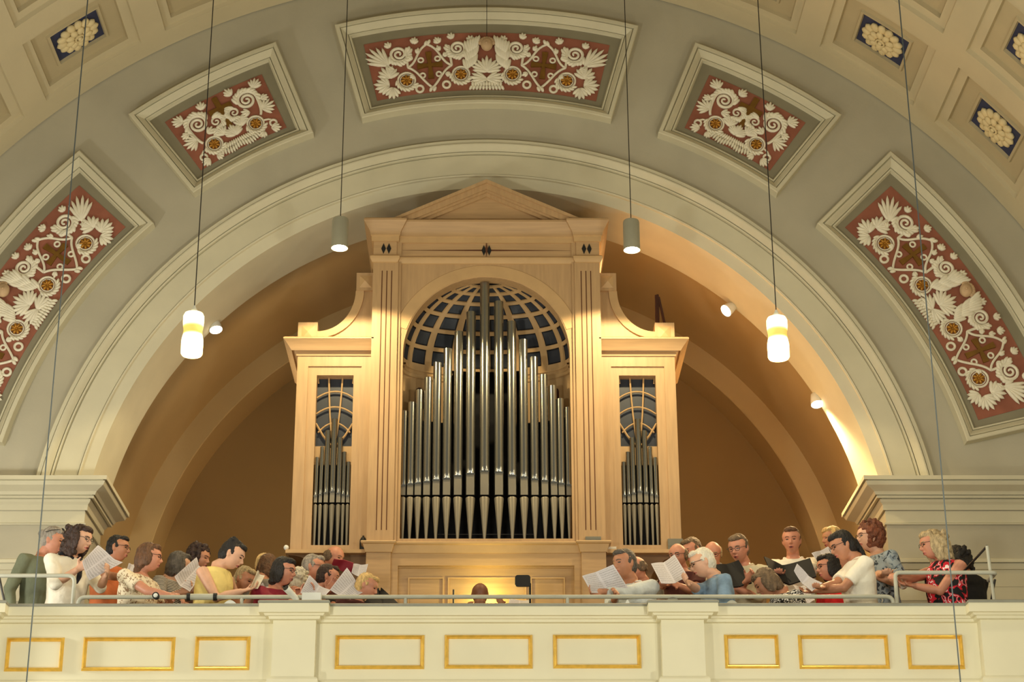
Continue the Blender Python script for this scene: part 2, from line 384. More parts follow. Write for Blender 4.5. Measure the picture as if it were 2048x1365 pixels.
class Orn:
    def __init__(s, ac, parent): s.ac = ac; s.p = parent
    def P(s, x, v, h=0):
        a = RAD(s.ac)+x/5.19; r = 4.87+v
        return V((AX+r*math.sin(a), YW-.018-h, ZC+r*math.cos(a)))
    def tube(s, mb, pts, rad, h=.008, seg=6): mb.tube([s.P(x, v, h) for x, v in pts], rad, seg)
    def spiral(s, mb, x, v, r, turns, a0, ch, w=.019, tail=None):
        n = int(20*turns); pts = []; rad = []
        for i in range(n+1):
            t = i/n; rr = r*(1-.9*t); a = a0+ch*2*PI*turns*t
            pts.append((x+rr*math.cos(a), v+rr*math.sin(a))); rad.append(w*(1-.45*t))
        if tail:
            e = V((pts[0][0], pts[0][1], 0)); t0 = V((-math.sin(a0)*-ch, math.cos(a0)*-ch, 0))
            b = bez((tail[0],tail[1],0), V((tail[0],tail[1],0))*.5+(e+t0*r*1.6)*.5, e+t0*r*1.1, e, 10)[:-1]
            pts = [(q.x,q.y) for q in b]+pts; rad = [w*.7+w*.3*i/len(b) for i in range(len(b))]+rad
        s.tube(mb, pts, rad, .012)
        for i in range(11):                                        # acanthus lobes round the outside of the curl
            a = a0-ch*(.2-.30*i); q = r*1.12
            s.lobe(mb, x+q*math.cos(a), v+q*math.sin(a), a-ch*.9, .036+.012*math.sin(i*2.1), .016)
    def lobe(s, mb, x, v, a, L, wd, h=.014):
        L *= 1.12; wd *= 1.3
        base = s.P(x, v, h); ex = (s.P(x+.01*math.cos(a), v+.01*math.sin(a), h)-base).normalized()
        ez = V((0,-1,0)); ey = ez.cross(ex)
        M = Matrix((ex, ey, ez)).transposed()
        mb.ell(base, (L, wd, .022), M, 8, 6)
    def fan(s, mb, x, v, a, n, spread, L, wd=.012):
        for i in range(n):
            t = (i/(n-1)-.5)*spread; q = L*(1-.25*abs(t)/max(.1,spread/2))
            s.lobe(mb, x+q*.55*math.cos(a+t), v+q*.55*math.sin(a+t), a+t, q*.55, wd, .016)
    def ringo(s, mb, x, v, r, w):
        pts = [(x+r*math.cos(2*PI*i/24), v+r*math.sin(2*PI*i/24)) for i in range(25)]
        s.tube(mb, pts, w, .01, 6)
    def child(s, name, mb, mt, smooth=50, label=None):
        o = mb.build(name, mt, s.p, smooth)
        if label: lab(o, label)
        return o
    def rosette(s, x, v, r):
        mb = MB(); s.ringo(mb, x, v, r, .011); s.ringo(mb, x, v, r*.74, .006)
        for i in range(8): a = PI*.2+i*.34; s.lobe(mb, x+r*1.22*math.cos(-a), v+r*1.22*math.sin(-a), -a+1.0, .032, .011)
        s.child('rosette_ring', mb, 'stucco')
        mb = MB()
        for i in range(8):
            a = 2*PI*i/8; s.lobe(mb, x+r*.38*math.cos(a), v+r*.38*math.sin(a), a, r*.30, r*.14)
        c = s.P(x, v, .014); mb.ell(c, r*.16, None, 8, 6)
        s.child('rosette', mb, 'rosgold', label='gilt eight-petalled rosette')
    def cross(s, x, v, hh, ww, patt=False):
        mb = MB(); t = .027
        def poly(pts):
            n = len(pts); b = [s.P(x+a, v+c, .0) for a, c in pts]; f = [s.P(x+a, v+c, .02) for a, c in pts]
            mb.add(b+f, [tuple(range(n)), tuple(range(n,2*n))]+[(i,(i+1)%n,n+(i+1)%n,n+i) for i in range(n)])
        if patt:
            k = ww*.24; c = .017; pts = []
            for d, ln in enumerate((ww, hh, ww, hh)):
                a = d*PI/2
                for p, q in ((c,-c),(ln,-k),(ln,k)): pts.append((p*math.cos(a)-q*math.sin(a), p*math.sin(a)+q*math.cos(a)))
            poly(pts)
        else:
            b0, b1 = hh*.28, hh*.28+2*t
            poly([(-t,-hh),(t,-hh),(t,b0),(ww,b0),(ww,b1),(t,b1),(t,hh),(-t,hh),(-t,b1),(-ww,b1),(-ww,b0),(-t,b0)])
        s.child('cross', mb, 'oldgold', None, 'dull gold cross')
def big_panel(o):
    for sg in (-1, 1):
        S = lambda x: sg*-x
        def spir(x, v, r, turns, a0, ch, tail=None, w=.019):
            mb = MB()
            aa = a0 if sg > 0 else PI-a0
            o.spiral(mb, S(x), v, r, turns, aa, ch*(1 if sg > 0 else -1), w, (S(tail[0]), tail[1]) if tail else None)
            return mb
        def fan(mb, x, v, a, n, spr, L, wd=.012): o.fan(mb, S(x), v, a if sg > 0 else PI-a, n, spr, L, wd)
        # (x given for the left half, negative = further out)
        xs = lambda x: -x
        mb = spir(xs(-.294), .485, .092, 2.2, PI*1.0, 1, (xs(-.36), .29)); fan(mb, xs(-.47), .56, PI*.65, 5, 1.6, .07); fan(mb, xs(-.22), .33, -.2, 4, 1.3, .08); o.child('scroll', mb, 'stucco')
        mb = spir(xs(-.88), .48, .10, 2.2, PI*0.05, -1, (xs(-.81), .31)); fan(mb, xs(-.72), .58, PI*.4, 5, 1.6, .07); fan(mb, xs(-.95), .3, PI*.95, 4, 1.2, .09); o.child('scroll', mb, 'stucco')
        o.rosette(S(xs(-.27)), .18, .088); o.rosette(S(xs(-.845)), .165, .09)
        o.cross(S(xs(-.585)), .31, .155, .13, True)
        mb = MB()
        def vine(pts, w=.0125): o.tube(mb, [(S(q.x), q.y) for q in bez(*[(a,b,0) for a,b in pts], 14)], w, .014, 6)
        vine([(.36,.29),(.48,.34),(.46,.50),(.60,.56)]); vine([(.36,.29),(.46,.24),(.50,.10),(.60,.03)])
        vine([(.81,.31),(.69,.36),(.72,.50),(.57,.57)]); vine([(.81,.31),(.70,.25),(.68,.12),(.56,.03)])
        for x, v in ((.50,.38),(.50,.2),(.67,.38),(.67,.2)): o.ringo(mb, S(x), v, .026, .010)
        for x, v in ((.60,.57),(.57,.58),(.60,.03),(.56,.03)): o.lobe(mb, S(x), v, PI/2-.5*sg, .03, .014)
        o.ringo(mb, S(.43), .07, .038, .013); o.ringo(mb, S(.72), .05, .038, .013)
        for x, v, a in ((.44,.40,2.4),(.47,.47,1.2),(.43,.20,3.6),(.75,.40,.6),(.70,.46,1.9),(.76,.21,-.6)): fan(mb, x, v, PI-a, 3, .9, .06)
        fan(mb, .16, .56, PI*.5, 4, 1.5, .07); fan(mb, .34, .60, PI*.6, 4, 1.4, .07); fan(mb, .96, .57, PI*.6, 4, 1.4, .07)
        o.child('vine', mb, 'stucco')
        mb = MB(); fan(mb, 1.0, .36, PI*.72, 6, 1.1, .26, .016); o.child('palmette', mb, 'stucco')
        for fa in ((1.02, .22, PI*.5, 7, 2.4, .14, .017), (1.04, .13, PI*.9, 7, 2.2, .14, .017), (1.0, .10, PI*1.4, 6, 2.0, .12, .016)):
            mb = MB(); fan(mb, *fa); o.child('acanthus', mb, 'stucco')
    mb = MB()
    for k, (v, a, L) in enumerate(((.2,PI*.5,.17),(.2,PI*.78,.17),(.2,PI*.22,.17),(.11,PI*.95,.17),(.11,PI*.05,.17))): o.fan(mb, 0, v, a, 5, 1.1, L, .016)
    for i in range(11): o.lobe(mb, -.15+.03*i, .06, PI*.5, .035, .012)
    for i in range(11): o.lobe(mb, -.17+.034*i, .02, PI*.5+(i-5)*.12, .028, .012)
    o.child('acanthus', mb, 'stucco')
    ang = MB(); c = o.P(0, .50, .05); ang.ell(c, (.062,.055,.072), None, 16, 12); ang.ell(o.P(0,.49,.11), .013, None, 8, 6)
    ag = o.child('cherub', ang, 'angel', 60, 'winged cherub head in aged plaster')
    mb = MB()
    for i in range(9): a = PI*(.05+.9*i/8); mb.ell(o.P(.062*math.cos(a), .515+.055*math.sin(a), .045), .026, None, 8, 6)
    ob = mb.build('hair', 'angel', ag, 60)
    for sg in (-1, 1):
        mb = MB()
        for j in range(3):
            for i in range(6):
                o.lobe(mb, sg*(.09+.022*i+.012*j), .50-.075*j-.012*i+.02*(2-j), PI*.5+sg*(-.25+.1*i)*-1, .075-.006*j, .017, .02+.01*(2-j))
        w = mb.build('wing', 'stucco', ag, 60)
def small_panel(o):
    for sg in (-1, 1):
        S = lambda x: sg*x
        def spir(x, v, r, turns, a0, ch, tail=None, w=.019):
            mb = MB(); o.spiral(mb, S(x), v, r, turns, a0 if sg > 0 else PI-a0, ch*(1 if sg > 0 else -1), w, (S(tail[0]), tail[1]) if tail else None); return mb
        def fan(mb, x, v, a, n, spr, L, wd=.012): o.fan(mb, S(x), v, a if sg > 0 else PI-a, n, spr, L, wd)
        mb = spir(.27, .455, .105, 2.3, 0.0, 1, (.33, .24)); fan(mb, .38, .55, PI*.28, 6, 1.7, .11); fan(mb, .16, .575, PI*.6, 5, 1.5, .09); fan(mb, .40, .40, .1, 4, 1.2, .08); fan(mb, .24, .31, PI*.9, 4, 1.3, .09); o.child('scroll', mb, 'stucco')
        mb = spir(.10, .385, .066, 1.6, -PI*.5, -1, (.03, .20), .014); o.child('scroll', mb, 'stucco')
        o.rosette(S(.24), .17, .085)
        for fa in ((.37, .29, PI*.08, 7, 2.2, .13), (.1, .21, PI*.42, 6, 1.7, .12), (.12, .28, -.1, 4, 1.2, .08)):
            mb = MB(); fan(mb, *fa); o.child('acanthus', mb, 'stucco')
        mb = MB(); o.ringo(mb, S(.40), .59, .026, .012); o.ringo(mb, S(.41), .10, .034, .012); o.tube(mb, [(S(.33),.17),(S(.38),.16),(S(.42),.13)], .01); fan(mb, .37, .05, -.3, 5, 1.5, .09); fan(mb, .28, .045, PI*1.3, 4, 1.4, .07); o.child('vine', mb, 'stucco')
    o.cross(0, .40, .235, .12)
    mb = MB()
    for k in range(3): o.fan(mb, 0, .15, PI*(.25+.25*k), 5, .9, .12, .014)
    for i in range(15): o.lobe(mb, -.21+.03*i, .035+.012*math.cos(i*.9), PI*.5+(i-7)*.05, .038, .011)
    for i in range(13): o.lobe(mb, -.15+.025*i, .085, PI*.5+(i-6)*.08, .03, .010)
    o.child('acanthus', mb, 'stucco')
PAN = [(0,15.65,'large terracotta and white stucco relief panel with cherub, above the organ pediment',1),
       (-30.2,8.3,'small terracotta relief panel with gold cross, left of the organ pediment',0),
       (30.0,8.3,'small terracotta relief panel with gold cross, right of the organ pediment',0),
       (-60.85,16.25,'long curved stucco relief panel on the left flank of the arch',1),
       (60.7,16.25,'long curved stucco relief panel with cherub on the right flank of the arch',1)]
for ac, ah, lb, big in PAN:
    a = RAD(ac); t = thing('stucco_panel', lb, 'relief panel', (AX+4.66*math.sin(a), YW-.05, ZC+4.66*math.cos(a)), 'relief panels round the arch')
    panel_frame(ac, ah).build('frame', 'stone', t, 28)
    d = math.degrees(.13/5.2)
    panel_field(ac, ah-d, 4.79, 5.655, .012).build('border', 'gutter', t)
    fh = ah-(2.45 if big else 2.6)
    panel_field(ac, fh, 4.87, 5.54, .018).build('field', 'rose', t)
    o = Orn(ac, t)
    (big_panel if big else small_panel)(o)
# ---- coffer rosettes
def rosette3d(k, j, lb):
    ca, cy = COFF[(k,j)]; a = RAD(ca); n = V((-math.sin(a), 0, -math.cos(a))); ex = V((math.cos(a),0,-math.sin(a))); ey = V((0,1,0))
    c = V(vp(ca, cy, .108)); M = Matrix((ex, ey, n)).transposed()
    t = thing('ceiling_rosette', lb, 'rosette', c, 'rosettes in the ceiling coffers')
    mb = MB(); rw = random.Random(k*7+j)
    kx, ky = .225, .215
    for i in range(14):
        b = 2*PI*i/14; q = V((kx*.78*math.cos(b), ky*.78*math.sin(b), .02)); Mz = M@Matrix.Rotation(b, 3, 'Z')
        mb.ell(c+M@q, (.062,.046,.03), Mz, 8, 6)
    mb.ell(c, (kx*.86, ky*.86, .03), M, 20, 6)
    mb.build('outer_petals', 'rosettecream', t, 60)
    mb = MB()
    for i in range(9):
        b = 2*PI*i/9+.2; q = V((kx*.45*math.cos(b), ky*.45*math.sin(b), .045)); mb.ell(c+M@q, (.052,.04,.024), M@Matrix.Rotation(b, 3, 'Z'), 8, 6)
    mb.build('inner_petals', 'rosettecream', t, 60)
    mb = MB(); pts = [c+M@V((.045*math.cos(2*PI*i/16), .045*math.sin(2*PI*i/16), .06)) for i in range(17)]
    mb.tube(pts, .012, 6); mb.ell(c+M@V((0,0,.06)), (.026,.026,.02), M, 10, 6); mb.build('boss', 'rosettecream', t, 60)
for k, j, lb in ((-3,0,'cream ceiling rosette in the coffer at the upper left of the photo'),
                 (3,0,'cream oval ceiling rosette in the coffer right of the right-hand long cord'),
                 (4,0,'round cream ceiling rosette in the lowest coffer at the right edge'),
                 (4,1,'cream ceiling rosette cut off by the right edge, in the second row of coffers'),
                 (2,0,'ceiling rosette at the top edge, above the small relief panel on the right')):
    rosette3d(k, j, lb)

# ================================================================== ORGAN
YP, YC, YT = 17.2, 17.24, 17.33                       # pilaster front, centre panel, side towers
YB = 18.4
org = thing('pipe_organ', 'pale oak pipe organ with pedimented centre, domed niche and two side towers', 'organ', (AX, 17.6, ZFL))
Z = lambda py, Y=YP: at(973, py, Y).z
wo = xr(746,1199,540,YP); wi = xr(797,1149,540,YP)    # pilaster outer / inner half width
rop = xr(806,1140,712,YC); zs = Z(708,YC); zt = zs+rop
zsill = Z(1078,YC); zpb = Z(1086); zent = Z(525)
# centre panel with the arched opening
mb = MB(); n = 40
def pan(y):
    r = []
    for i in range(n+1):
        a = PI-PI*i/n; x = rop*math.cos(a); z = zs+rop*math.sin(a)
        # outer point on the rectangle
        s = min(wi*1.02/max(1e-6,abs(math.cos(a))), (zent+.02-zs)/max(1e-6,math.sin(a)))
        r.append(((AX+x,y,z), (AX+s*math.cos(a),y,zs+s*math.sin(a))))
    return r
p0 = pan(YC)
mb.grid([[(q[0][0],YC+.14,q[0][2]), q[0], q[1]] for q in p0])
for sx in (-1, 1):
    mb.add([(AX+sx*rop,YC+.14,zs),(AX+sx*rop,YC,zs),(AX+sx*wi*1.02,YC,zs),(AX+sx*rop,YC+.14,zsill),(AX+sx*rop,YC,zsill),(AX+sx*wi*1.02,YC,zsill)], [(0,1,4,3),(1,2,5,4)])
mb.box(AX-wi*1.02, AX+wi*1.02, YC, YC+.2, zpb-.02, zsill)
mb.build('centre_panel', 'wood', org, 30)
mb = MB(); mb.arc([(rop+.005,YC+.001),(rop+.010,YC-.007),(rop+.122,YC-.007),(rop+.128,YC+.001)], -72, 72, 56, AX, zs); mb.build('archivolt', 'bars', org, 30)
# case body behind
mb = MB(); mb.box(AX-wo+.005, AX-rop-.03, YP+.02, YB, zpb, zent+.35); mb.box(AX+rop+.03, AX+wo-.005, YP+.02, YB, zpb, zent+.35); mb.box(AX-wo+.005, AX+wo-.005, YC+.2, YB, zent-.0, zent+.35)
mb.build('case', 'wood', org)
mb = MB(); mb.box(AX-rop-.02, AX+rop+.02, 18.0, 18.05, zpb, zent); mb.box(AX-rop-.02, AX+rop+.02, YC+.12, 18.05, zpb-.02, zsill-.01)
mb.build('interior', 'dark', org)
# pilasters
for sx in (-1, 1):
    mb = MB(); a, b = sorted((sx*wi, sx*wo)); mb.box(AX+a, AX+b, YP, YP+.09, zpb, zent)
    pl = mb.build('pilaster', 'wood', org)
    mb = MB()
    for k in range(3):
        x = AX+a+(b-a)*(.36+.19*k if sx < 0 else .26+.19*k); mb.box(x-.0045, x+.0045, YP-.002, YP+.02, zpb+.12, zent-.09)  # flutes are dark brown strips on the flat pilaster face
    mb.build('fluting', 'groove', pl)
# entablature
def ent(prof, name, mt='woodh', wi2=None):
    w2 = wi-.05
    path = [(AX-wo,YB),(AX-wo,YP),(AX-wi-.02,YP),(AX-wi-.02,YC),(AX+wi+.02,YC),(AX+wi+.02,YP),(AX+wo,YP),(AX+wo,YB)]
    return MB().hsweep(prof, path).build(name, mt, org, 30)
zk = Z(443)
z1, z2, z3, z4, z5 = Z(472), Z(484), Z(512), Z(518), Z(526)
ent([(-.03,zk-.02),(.085,zk-.0),(.095,zk-.012),(.095,zk-.03),(.088,zk-.04),(.062,zk-.085),(.045,zk-.11),(.035,zk-.135),(.035,z1),(-.03,z1)], 'cornice')
ent([(-.03,z1+.002),(.03,z1+.002),(.03,z1-.01),(.022,z1-.014),(.02,z2),(-.03,z2)], 'cornice_fillet', 'bars')
ent([(-.03,z2),(.0,z2),(.0,z3),(-.03,z3)], 'frieze')
ent([(-.03,z3),(.018,z3),(.03,z3-.012),(.03,z4-.004),(.012,z5+.006),(.0,z5),(-.03,z5)], 'architrave', 'bars')
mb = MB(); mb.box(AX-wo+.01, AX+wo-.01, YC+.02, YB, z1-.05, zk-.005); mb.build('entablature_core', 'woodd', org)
zf = (z2+z3)/2
mb = MB(); sl = xr(805,1141,499,YC)
mb.add([(AX-sl,YC-.003,zf),(AX,YC-.003,zf+.009),(AX+sl,YC-.003,zf),(AX,YC-.003,zf-.007),(AX-sl,YC+.01,zf),(AX,YC+.01,zf+.009),(AX+sl,YC+.01,zf),(AX,YC+.01,zf-.007)], [(0,1,2,3),(4,7,6,5),(0,4,5,1),(1,5,6,2),(2,6,7,3),(3,7,4,0)])
mb.build('frieze_slit', 'groove', org)
def lozenge(x, z, y, w, h, mt):
    mb = MB(); p = [(x-w,z),(x,z+h),(x+w,z),(x,z-h)]; mb.prism(p, y-.006, y+.01); mb.build('lozenge', mt, org)
wm = (wo+wi)/2
for cx, y, tri in ((-wm,YP,0),(0,YC,1),(wm,YP,0)):
    lozenge(AX+cx-.026, zf, y, .022, .055, 'black'); lozenge(AX+cx+.026, zf, y, .022, .055, 'black')
    if tri: lozenge(AX+cx, zf+.012, y-.004, .012, .08, 'groove'); 
# pediment
za = Z(363); hb = xr(790,1180,442,YP); zb = zk-.005
def rake(mb, h0, a0, h1, a1, y0, y1):                 # inverted-V band between two triangles
    for sx in (-1, 1):
        mb.prism([(AX+sx*h0,zb),(AX,a0),(AX,a1),(AX+sx*h1,zb)], y0, y1)
mb = MB(); rake(mb, hb, za, hb-.07, za-.035, YP-.05, YB-.35); rake(mb, hb-.06, za-.033, hb-.20, za-.095, YP-.025, YP+.3); rake(mb, hb-.19, za-.093, hb-.25, za-.118, YP-.005, YP+.3); rake(mb, hb-.24, za-.116, hb-.32, za-.152, YP+.02, YP+.3)
mb.build('raking_cornice', 'wood', org)
mb = MB(); mb.prism([(AX-hb+.1,zb),(AX,za-.06),(AX+hb-.1,zb)], YP+.05, YB-.4); mb.build('tympanum', 'woodh', org)
# --- coffered half dome behind the front pipes
YD = YC+.14; DP = .34; RD = rop
def dome(ph, ep, k=1.0):
    return (AX+k*RD*math.cos(ep)*math.cos(ph), YD+k*DP*math.cos(ep)*math.sin(ph), zs+k*RD*math.sin(ep))
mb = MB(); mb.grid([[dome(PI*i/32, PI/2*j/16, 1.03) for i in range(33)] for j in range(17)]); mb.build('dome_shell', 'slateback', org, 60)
mb = MB()
def strip(f, n, w):                                   # band of width 2w (rad) along a dome curve, with thickness
    rows = []
    for i in range(n+1):
        t = i/n; rows.append([f(t,-w,1.022), f(t,-w,1.0), f(t,w,1.0), f(t,w,1.022)])
    mb.grid(rows, close=True)
EPT = RAD(79)
for k in range(9):
    ph = PI*k/8
    strip(lambda t, w, q, ph=ph: dome(min(PI,max(0,ph+w*1.0)), t*EPT, q), 20, RAD(2.7))
EPS = [RAD(x) for x in (0.5,14.5,28.5,42,54.5,66,78)]
for e in EPS: strip(lambda t, w, q, e=e: dome(PI*t, max(0,e+w), q), 40, RAD(1.45))
mb.build('dome_lattice', 'bars', org, 30)
for k in range(8):
    for j in range(6):
        mb = MB()
        pa, pb = PI*k/8+RAD(4.2), PI*(k+1)/8-RAD(4.2); ea, eb = EPS[j]+RAD(2.6), EPS[j+1]-RAD(2.6)
        g = [[dome(pa+(pb-pa)*u/4, ea+(eb-ea)*v/4, 1.014) for u in range(5)] for v in range(5)]
        h = [[dome(pa+(pb-pa)*u/4, ea+(eb-ea)*v/4, 1.03) for u in range(5)] for v in range(5)]
        mb.grid(g)
        for e1, e2 in ((g[0],h[0]),(g[-1],h[-1]),([r[0] for r in g],[r[0] for r in h]),([r[-1] for r in g],[r[-1] for r in h])): mb.grid([e1,e2])
        mb.build('dome_panel', 'slate', org)
# niche wall below the dome
mb = MB(); zw = Z(815,YC); zl = [(1.0,zs),(1.0,zs-.03),(.97,zs-.035),(.97,zs-.05),(1.0,zs-.055),(.985,zs-.085),(1.0,zs-.09),(1.0,zs-.12),(1.03,zs-.125),(1.03,zw)]
for f0, f1 in ((0,.36),(.64,1)):
    mb = MB(); mb.grid([[(AX+k*RD*math.cos(PI*(f0+(f1-f0)*i/16)), YD+k*DP*math.sin(PI*(f0+(f1-f0)*i/16)), z) for i in range(17)] for k, z in zl])
    mb.build('niche_wall', 'bars', org, 30)
for px in (838, 1110):
    q = at(px, 786, YD+.15); t = math.copysign(1, q.x); ph = math.acos(max(-1, min(1, (q.x-AX)/(RD*1.02))))
    c = V((AX+1.02*RD*math.cos(ph), YD+1.02*DP*math.sin(ph), q.z)); n_ = V((-math.cos(ph)/RD, -math.sin(ph)/DP, 0)).normalized(); e = V((-n_.y, n_.x, 0))
    mb = MB(); pts = [(-.045,-.14),(.045,-.14)]+[(.045*math.cos(PI*i/8), .02+.05*math.sin(PI*i/8)) for i in range(9)]
    f = [c+e*a+V((0,0,b))+n_*.012 for a, b in pts]; g = [p-n_*.03 for p in f]; N = len(f)
    mb.add(f+g, [tuple(range(N)), tuple(range(N,2*N))]+[(i,(i+1)%N,N+(i+1)%N,N+i) for i in range(N)]); mb.build('niche_opening', 'niche', org)
# --- pipes
def pipe(x, y, r, ztip, zft, zb0, zmouth, ztop):
    mb = MB(); seg = 20; rows = []
    zz_ = [(zb0,1),(zb0+.001,1),(zmouth-.004,1),(zmouth+.02,0),(zmouth+.06,0),(ztop,0)]
    for z, fl in zz_:
        ring_ = []
        for k in range(seg):
            a = 2*PI*k/seg; px_, py_ = r*math.cos(a), r*math.sin(a)
            if fl and py_ < -.62*r: py_ = -.62*r
            ring_.append((x+px_, y+py_, z))
        rows.append(ring_)
    inn = [[(x+(r-.004)*math.cos(2*PI*k/seg), y+(r-.004)*math.sin(2*PI*k/seg), z) for k in range(seg)] for z in (ztop, ztop-.1)]
    mb.grid(rows+inn, close=True, capv=True)
    o = mb.build('pipe', 'tin', org, 35)
    mb = MB(); mb.lathe([(.006,0),(.010,.002),(r*.98,zft-ztip-.012),(r*.9,zft-ztip-.004),(r*.5,zft-ztip+.004)], (x,y,ztip), seg); mb.build('foot', 'tinmat', o, 35)
    mb = MB(); w = r*.80; yy = y-.62*r
    mb.add([(x-w,yy-.002,zb0),(x+w,yy-.002,zb0),(x+w*.94,yy-.002,zmouth-.01),(x-w*.94,yy-.002,zmouth-.01)], [(0,1,2,3)])
    mb.prism([(x-r*.9,zmouth-.012),(x+r*.9,zmouth-.012),(x+r*.86,zmouth+.006),(x-r*.86,zmouth+.006)], yy-.012, yy+.005, 1)
    mb.build('mouth', ['tinmat','tin'], o)
YQ = YC+.10
PT = [(806,823,972.6),(820,806,970.5),(835.5,781.5,968.5),(853,757,966),(872,727,962.6),(893,699,959.7),(915.5,665,954.4),(940.5,625.7,950),(969,568.5,945),
      (998,605,947),(1024.5,644.7,953.5),(1048.5,681,957),(1070,716,961),(1090,751,964),(1108.5,773,967),(1123.5,799,969.6),(1138,816,972)]
for i, (px, tp, mo) in enumerate(PT):
    k = abs(i-8); yq = YQ+.02*(1-(k/8)**2); x = at(px, 1000, yq).x
    r = .0475-.0019*k-(.0055 if k == 8 else 0)
    pxt = at(px, 1000, yq); cz = lambda py: at(px, py, yq).z
    pipe(x, yq, r, zsill+.002, cz(995.5), cz(992), cz(mo), cz(tp))
# racks seen faintly behind the feet
mb = MB()
for z in (Z(1060), Z(1066), Z(1072)): mb.box(AX-rop, AX-rop+.3, YQ+.16, YQ+.165, z-.003, z+.003); mb.box(AX+rop-.34, AX+rop, YQ+.16, YQ+.165, z-.003, z+.003)
mb.box(AX-.45, AX+.45, YQ+.16, YQ+.165, Z(1051)-.003, Z(1051)+.003); mb.build('pipe_rack', 'railshade', org)
# --- side towers
two = xr(594,1350,740,YT); tti = wo-.02
toi, too = xr(707,1238,752,YT), xr(632,1310,752,YT)   # opening inner / outer half distances
tz0, tz1 = Z(1090,YT), Z(750,YT); tzb = Z(1103,YT); tzc = Z(713,YT)
ii, io, iz1 = xr(722,1221,733,YT), xr(615,1327,733,YT), Z(733,YT)
for sx in (-1, 1):
    def bx(mb, a, b, *r): a, b = sorted((sx*a, sx*b)); mb.box(AX+a, AX+b, *r)
    mb = MB()
    bx(mb, tti, ii, YT, YB, tzb, tzc); bx(mb, io, two, YT, YB, tzb, tzc); bx(mb, ii, io, YT, YB, iz1, tzc)
    bx(mb, ii, toi, YT+.016, YB, tzb, iz1); bx(mb, too, io, YT+.016, YB, tzb, iz1); bx(mb, toi, too, YT+.016, YB, tz1, iz1); bx(mb, toi, too, YT+.016, YB, tzb, tz0)
    tw = mb.build('tower_case', 'wood', org)
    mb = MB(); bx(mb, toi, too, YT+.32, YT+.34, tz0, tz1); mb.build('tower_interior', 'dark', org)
    zc0 = Z(673,YT-.13); 
    prof = [(-.03,zc0-.015),(.12,zc0),(.13,zc0-.01),(.13,zc0-.022),(.118,zc0-.03),(.075,zc0-.085),(.055,zc0-.115),(.05,Z(700,YT)),(.05,Z(701,YT)),(.03,Z(701.5,YT)),(.03,Z(707,YT)),(.015,Z(708,YT)),(.012,tzc),(-.03,tzc)]
    path = [(AX-two,YB),(AX-two,YT),(AX-tti,YT)] if sx < 0 else [(AX+tti,YT),(AX+two,YT),(AX+two,YB)]
    MB().hsweep(prof, path).build('tower_cornice', 'woodh', org, 30)
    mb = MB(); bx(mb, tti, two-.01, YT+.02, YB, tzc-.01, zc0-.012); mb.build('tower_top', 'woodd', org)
    # concave attic scroll between two square blocks
    ya = YT+.02
    bo, bi_ = xr(595,1347,660,ya), xr(634,1308,660,ya); bz = Z(647,ya)
    uo, uz1, uz0 = xr(713,1232,565,ya), Z(548,ya), Z(583,ya)
    cx_, cz_ = bi_, uz0                                # quarter ellipse: from (uo,uz0) down to (bi_, near bz)
    mb = MB(); zlow = Z(664,ya)
    cur = [(uo+.005+(bi_-uo-.005)*(1-math.cos(PI/2*i/16)), uz0+(zlow-uz0)*math.sin(PI/2*i/16)) for i in range(17)]
    poly = [(AX+sx*a, z) for a, z in cur]+[(AX+sx*bi_, zc0-.01),(AX+sx*(wo-.02), zc0-.01),(AX+sx*(wo-.02), uz0)]
    mb.prism(poly, ya+.015, ya+.3)
    mb.build('attic_panel', 'wood', org)
    mb = MB(); th = .075
    inn = [(uo-th+(bi_-uo+th)*(1-math.cos(PI/2*i/16)), uz0+(zlow-th*.9-uz0)*math.sin(PI/2*i/16)) for i in range(17)]
    mb.grid([[(AX+sx*a, ya+.02, z),(AX+sx*a, ya-.01, z),(AX+sx*c, ya-.01, w),(AX+sx*c, ya+.02, w)] for (a,z),(c,w) in zip(cur, inn)], close=True, capv=True)
    mb.build('attic_scroll', 'bars', org, 30)
    mb = MB(); bx(mb, bi_, bo, ya-.02, ya+.3, zc0-.012, bz); m0, m1 = bi_+.03, bo-.035
    b1 = mb.build('attic_block', 'wood', org)
    mb = MB(); zz0, zz1 = zc0+.02, bz-.035; s_ = [(m0,zz0),(m1,zz0),(m1,zz1),(m0,zz1)]; cc = ((m0+m1)/2, (zz0+zz1)/2)
    mb.add([(AX+sx*a, ya-.021, z) for a, z in s_]+[(AX+sx*cc[0], ya-.045, cc[1])], [(0,1,4),(1,2,4),(2,3,4),(3,0,4)]); mb.build('diamond_boss', 'bars', b1)
    mb = MB(); bx(mb, wo-.01, uo, ya-.02, ya+.3, uz0, uz1); b2 = mb.build('attic_block', 'wood', org)
    mb = MB(); s_ = [(wo+.02,uz0+.03),(uo-.03,uz0+.03),(uo-.03,uz1-.03),(wo+.02,uz1-.03)]; cc = ((wo+uo)/2, (uz0+uz1)/2)
    mb.add([(AX+sx*a, ya-.021, z) for a, z in s_]+[(AX+sx*cc[0], ya-.045, cc[1])], [(0,1,4),(1,2,4),(2,3,4),(3,0,4)]); mb.build('diamond_boss', 'bars', b2)
    # lattice fan behind the tower pipes
    yl = YT+.095; cxm = (toi+too)/2; hw = (too-toi)/2
    mb = MB(); bx(mb, toi, too, yl+.03, yl+.05, Z(905,yl), tz1); mb.build('tower_screen', 'slate', org)
    mb = MB()
    def bar(pts, w=.009):
        mb.tube([(AX+sx*(cxm+a), yl, z) for a, z in pts], w, 6)
    zT, zV = tz1, Z(893,yl)
